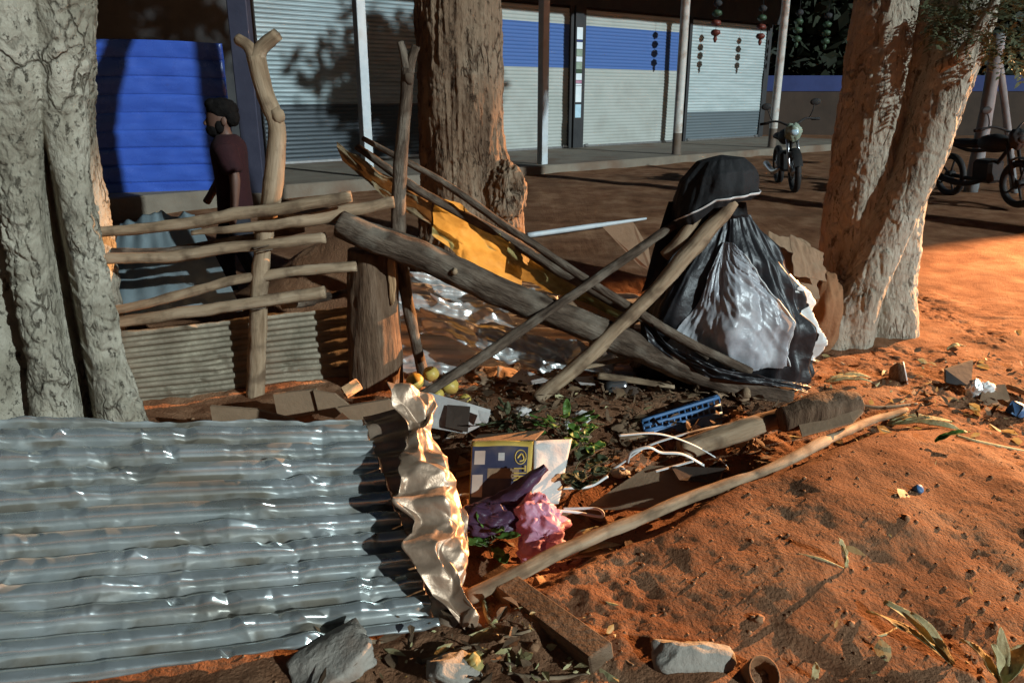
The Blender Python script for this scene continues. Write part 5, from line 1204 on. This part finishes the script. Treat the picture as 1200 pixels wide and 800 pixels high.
# right-hand litter heap
cc = gzn(1156, 478, .05)
poly('cardboard_piece', 'bright tan card lying on the litter right of the tree', 'cardboard', [(1146, 480), (1152, 452), (1178, 450), (1184, 468), (1166, 484)], [3.95, 4.12, 4.12, 4.02, 3.92], 'card', .01)
single('foil_scrap', crumple(gzn(1140, 466, .045), (.045, .03, .06), 5, 1.8, .35, 18), MT['foil'], 'crumpled silver foil scrap leaning on the tan card', 'foil')
single('foil_scrap', crumple(gzn(1153, 464, .05), (.05, .03, .035), 7, 1.8, .35, 18), MT['white'], 'white crumpled wrapper beside the silver foil', 'wrapper')
single('blue_carton', box(gzn(1192, 486, .03), (.10, .07, .07), .5, rotm(12, 20, 0), .006), MT['blueplastic'], 'small dark blue carton at the end of the litter strip', 'carton')
single('dark_board', hull([gzn(1106, 446, .07), gzn(1137, 441, .10), gzn(1137, 458, .02), gzn(1108, 452, .02)], 0, (0, .02, 0)), MT['wall'], 'small black board propped on the litter strip', 'board', None, False)
stick('short_stick', 'pale stick lying across the end of the litter strip', [gzn(1180, 458, .03), gzn(1205, 468, .03)], [.016, .014], 'stick', 8, 8, .002, 75)
sh0 = gzn(1055, 446, .04)
shl = thing('coconut_shell', 'dark round shell with a pale broken rim at the tree foot', 'shell', sh0 - Vector((0, 0, .04)))
part('shell', lathe([(.006, -.07), (.05, -.055), (.075, -.01), (.074, .02), (.068, .02), (.066, -.01), (.04, -.045), (.004, -.05)], sh0, 22, rotm(30, 70, 10)), MT['stump'], shl)
part('pale_rim', lathe([(.070, .012), (.076, .02), (.074, .026), (.066, .022)], sh0, 22, rotm(30, 70, 10)), MT['white'], shl)

# leafy sprigs
r_ = np.random.default_rng(77)
def sprig(label, pos, n, ln, w, seed, m='leaf', spread=1.0):
    r = np.random.default_rng(seed); t = thing('leafy_sprig', label, 'leaves', pos, 'leafy sprigs in the pit')
    for k in range(n):
        d = np.array([r.normal() * spread, -.4 + r.normal() * spread, .5 + .6 * r.random()]); o = np.array(pos) + r.normal(size=3) * .025
        e = o + d / np.linalg.norm(d) * ln * .5
        part('leaf', blade(e, d + np.array([0, 0, -.5]), ln * (.6 + .6 * r.random()), w * (.7 + .6 * r.random()), seed * 20 + k, -.25), MT[m], t)
        part('stem', tube([o, e], [.0025] * 2, 4, 5), MT['leafd'], t)
    return t
sprig('bright green leafy sprig beside the folded tin', at(575, 636, 2.55), 13, .085, .026, 3)
sprig('long-leaved green sprig above the printed carton', at(655, 505, 3.30), 15, .12, .016, 4, 'leaf', .8)
sprig('dull green cabbage-like leaves beside the white carton side', at(682, 556, 2.98), 12, .09, .036, 5, 'leafd')
sprig('small green leaves right of the white carton side', at(682, 525, 3.12), 9, .07, .026, 6)
sprig('wilted dull sprig behind the printed carton', at(600, 492, 3.45), 16, .12, .014, 7, 'leafd', 1.2)
single('white_scrap', tube([at(664, 494, 3.34), at(672, 506, 3.30), at(692, 490, 3.32)], [.018, .014, .010], 20, 8, .003, 4, .5), MT['white'], 'white bent scrap beside the long-leaved sprig', 'scrap')
poly('paper_scrap', 'pale triangle of paper under the bright corrugated sheet', 'paper', [(594, 446), (612, 431), (644, 446), (620, 450)], [4.2, 4.3, 4.15, 4.1], 'paper', .004)
poly('paper_scrap', 'dirty white paper scrap at the foot of the thick pole', 'paper', [(672, 442), (695, 440), (698, 452), (680, 450)], [4.2, 4.2, 4.1, 4.12], 'paper', .004)
poly('paper_scrap', 'torn paper scrap beside the white torn card', 'paper', [(560, 480), (575, 484), (570, 496), (562, 492)], [3.42, 3.4, 3.36, 3.38], 'paper', .003)

# small anonymous scraps in the pit
for k in range(60):
    x, y = 490 + r_.random() * 410, 438 + r_.random() * 120
    if x > 560 and x < 680 and y > 505: continue
    q = gzn(x, y, .012 + .02 * r_.random()); sc = .02 + .03 * r_.random()
    if k % 2:
        e = r_.normal(size=(2, 3)) * (1, 1, .3); e1 = e[0] / np.linalg.norm(e[0]); e2 = np.cross(e1, (0, -.3, 1)); e2 /= np.linalg.norm(e2)
        def pf(u, w, q=q, e1=e1, e2=e2, sc=sc, k=k): return np.array(q)[None] + e1[None] * ((u - .5) * sc * 3.4)[:, None] + e2[None] * ((w - .5) * sc * 2.4 * (1 + .3 * np.sin(u * 5 + k)))[:, None] + np.array([0, -.2, 1])[None] * (.014 * crease(u * 2.5, w * 2.5, k) + .012)[:, None]
        single('cardboard_scrap', thick(sheet(pf, 12, 10), .003), MT['card'], 'small bent cardboard scrap lying in the rubbish pit', 'cardboard', 'cardboard scraps in the pit')
    else:
        single('paper_wad', crumple(q, (sc, sc * .8, sc * .55), k, 1.8, .3, 14), MT[('paper', 'card', 'wallbrown')[k // 2 % 3]], 'small crumpled paper wad lying in the rubbish pit', 'paper', 'paper wads in the pit')

# ---------------------------------------------------------------- stuff: clods, dead leaves
r = np.random.default_rng(5)
def scatter_pos(n, f):
    P = []
    while len(P) < n:
        px, py = r.random() * 1240 - 20, 300 + r.random() ** .7 * 520
        if r.random() < f(px, py): P.append(gz(px, py, 0))
    P = np.array([list(p) for p in P]); P[:, 2] = zg(P[:, 0], P[:, 1]); return P
base, bf = blob((0, 0, 0), (1, 1, .75), 4, 0, 1, 1)
Pc = scatter_pos(2000, lambda x, y: .9 if (x > 560 and y > 470) else (.35 if x > 950 else .15))
s_ = .0018 + .008 * r.random(len(Pc)) ** 5 + .012 * (r.random(len(Pc)) > .992)
V = base[None] * s_[:, None, None] * (.7 + .6 * r.random((len(Pc), len(base), 1))) + (Pc + np.stack([0 * s_, 0 * s_, s_ * .1], 1))[:, None, :]
Fq = (bf[None] + (np.arange(len(Pc)) * len(base))[:, None, None]).reshape(-1, 4)
tag(link('soil_clods', mesh('soil_clods', V.reshape(-1, 3), Fq, MT['clod'])), 'loose crumbs and clods scattered over the red soil', 'soil', None, 'stuff')
def leaves(name, n, f, m, label, sz, lift, seed):
    P = scatter_pos(n, f); n = len(P); q = np.random.default_rng(seed)
    a = q.normal(size=(n, 3)) * (1, 1, .35); a /= np.linalg.norm(a, axis=1)[:, None]
    b = np.cross(a, q.normal(size=(n, 3)) * (.5, .5, 1)); b /= np.linalg.norm(b, axis=1)[:, None] + 1e-9
    s = sz * (.35 + 1.7 * q.random(n) ** 2.5)[:, None]; w = s * (.25 + .4 * q.random(n))[:, None]; c = np.cross(a, b) * s * (q.random(n)[:, None] - .3) * .6
    P = P + np.stack([0 * s[:, 0], 0 * s[:, 0], lift * q.random(n) ** 2 + .004], 1)
    v = np.stack([P - a * s, P - a * s * .3 + b * w + c, P + a * s * .4 + b * w * .8 + c, P + a * s * 1.1, P + a * s * .4 - b * w * .8 + c, P - a * s * .3 - b * w + c, P - a * s * .3 + c * .2, P + a * s * .4 + c * .2], 1).reshape(-1, 3)
    i = np.arange(n)[:, None] * 8
    f_ = np.concatenate([i + np.array([0, 6, 1, 1]), i + np.array([6, 7, 2, 1]), i + np.array([7, 3, 2, 2]), i + np.array([0, 5, 6, 6]), i + np.array([6, 5, 4, 7]), i + np.array([7, 4, 3, 3])])
    ff = [tuple(dict.fromkeys(map(int, q_))) for q_ in f_]
    tag(link(name, mesh(name, v, ff, MT[m], False)), label, 'dead leaves', None, 'stuff')
pit = lambda x, y: (1.0 if (480 < x < 900 and 430 < y < 560) else .0) + (.05 if (360 < x < 620 and y > 730) else 0) + (.35 if (880 < x < 1200 and 415 < y < 510) else 0) + (.12 if (560 < x < 760 and 560 < y < 660) else 0)
leaves('dead_leaf_litter', 2600, pit, 'dry', 'matted brown dead leaves filling the rubbish pit', .021, .06, 3)
leaves('pale_leaf_litter', 240, lambda x, y: .5 if (900 < x < 1200 and 420 < y < 530) else (.25 if (600 < x < 760 and 440 < y < 540) else (.25 if (360 < x < 720 and y > 740) else .03 * (x > 950))), 'husk', 'pale dry leaf bits strewn over the litter', .022, .02, 4)
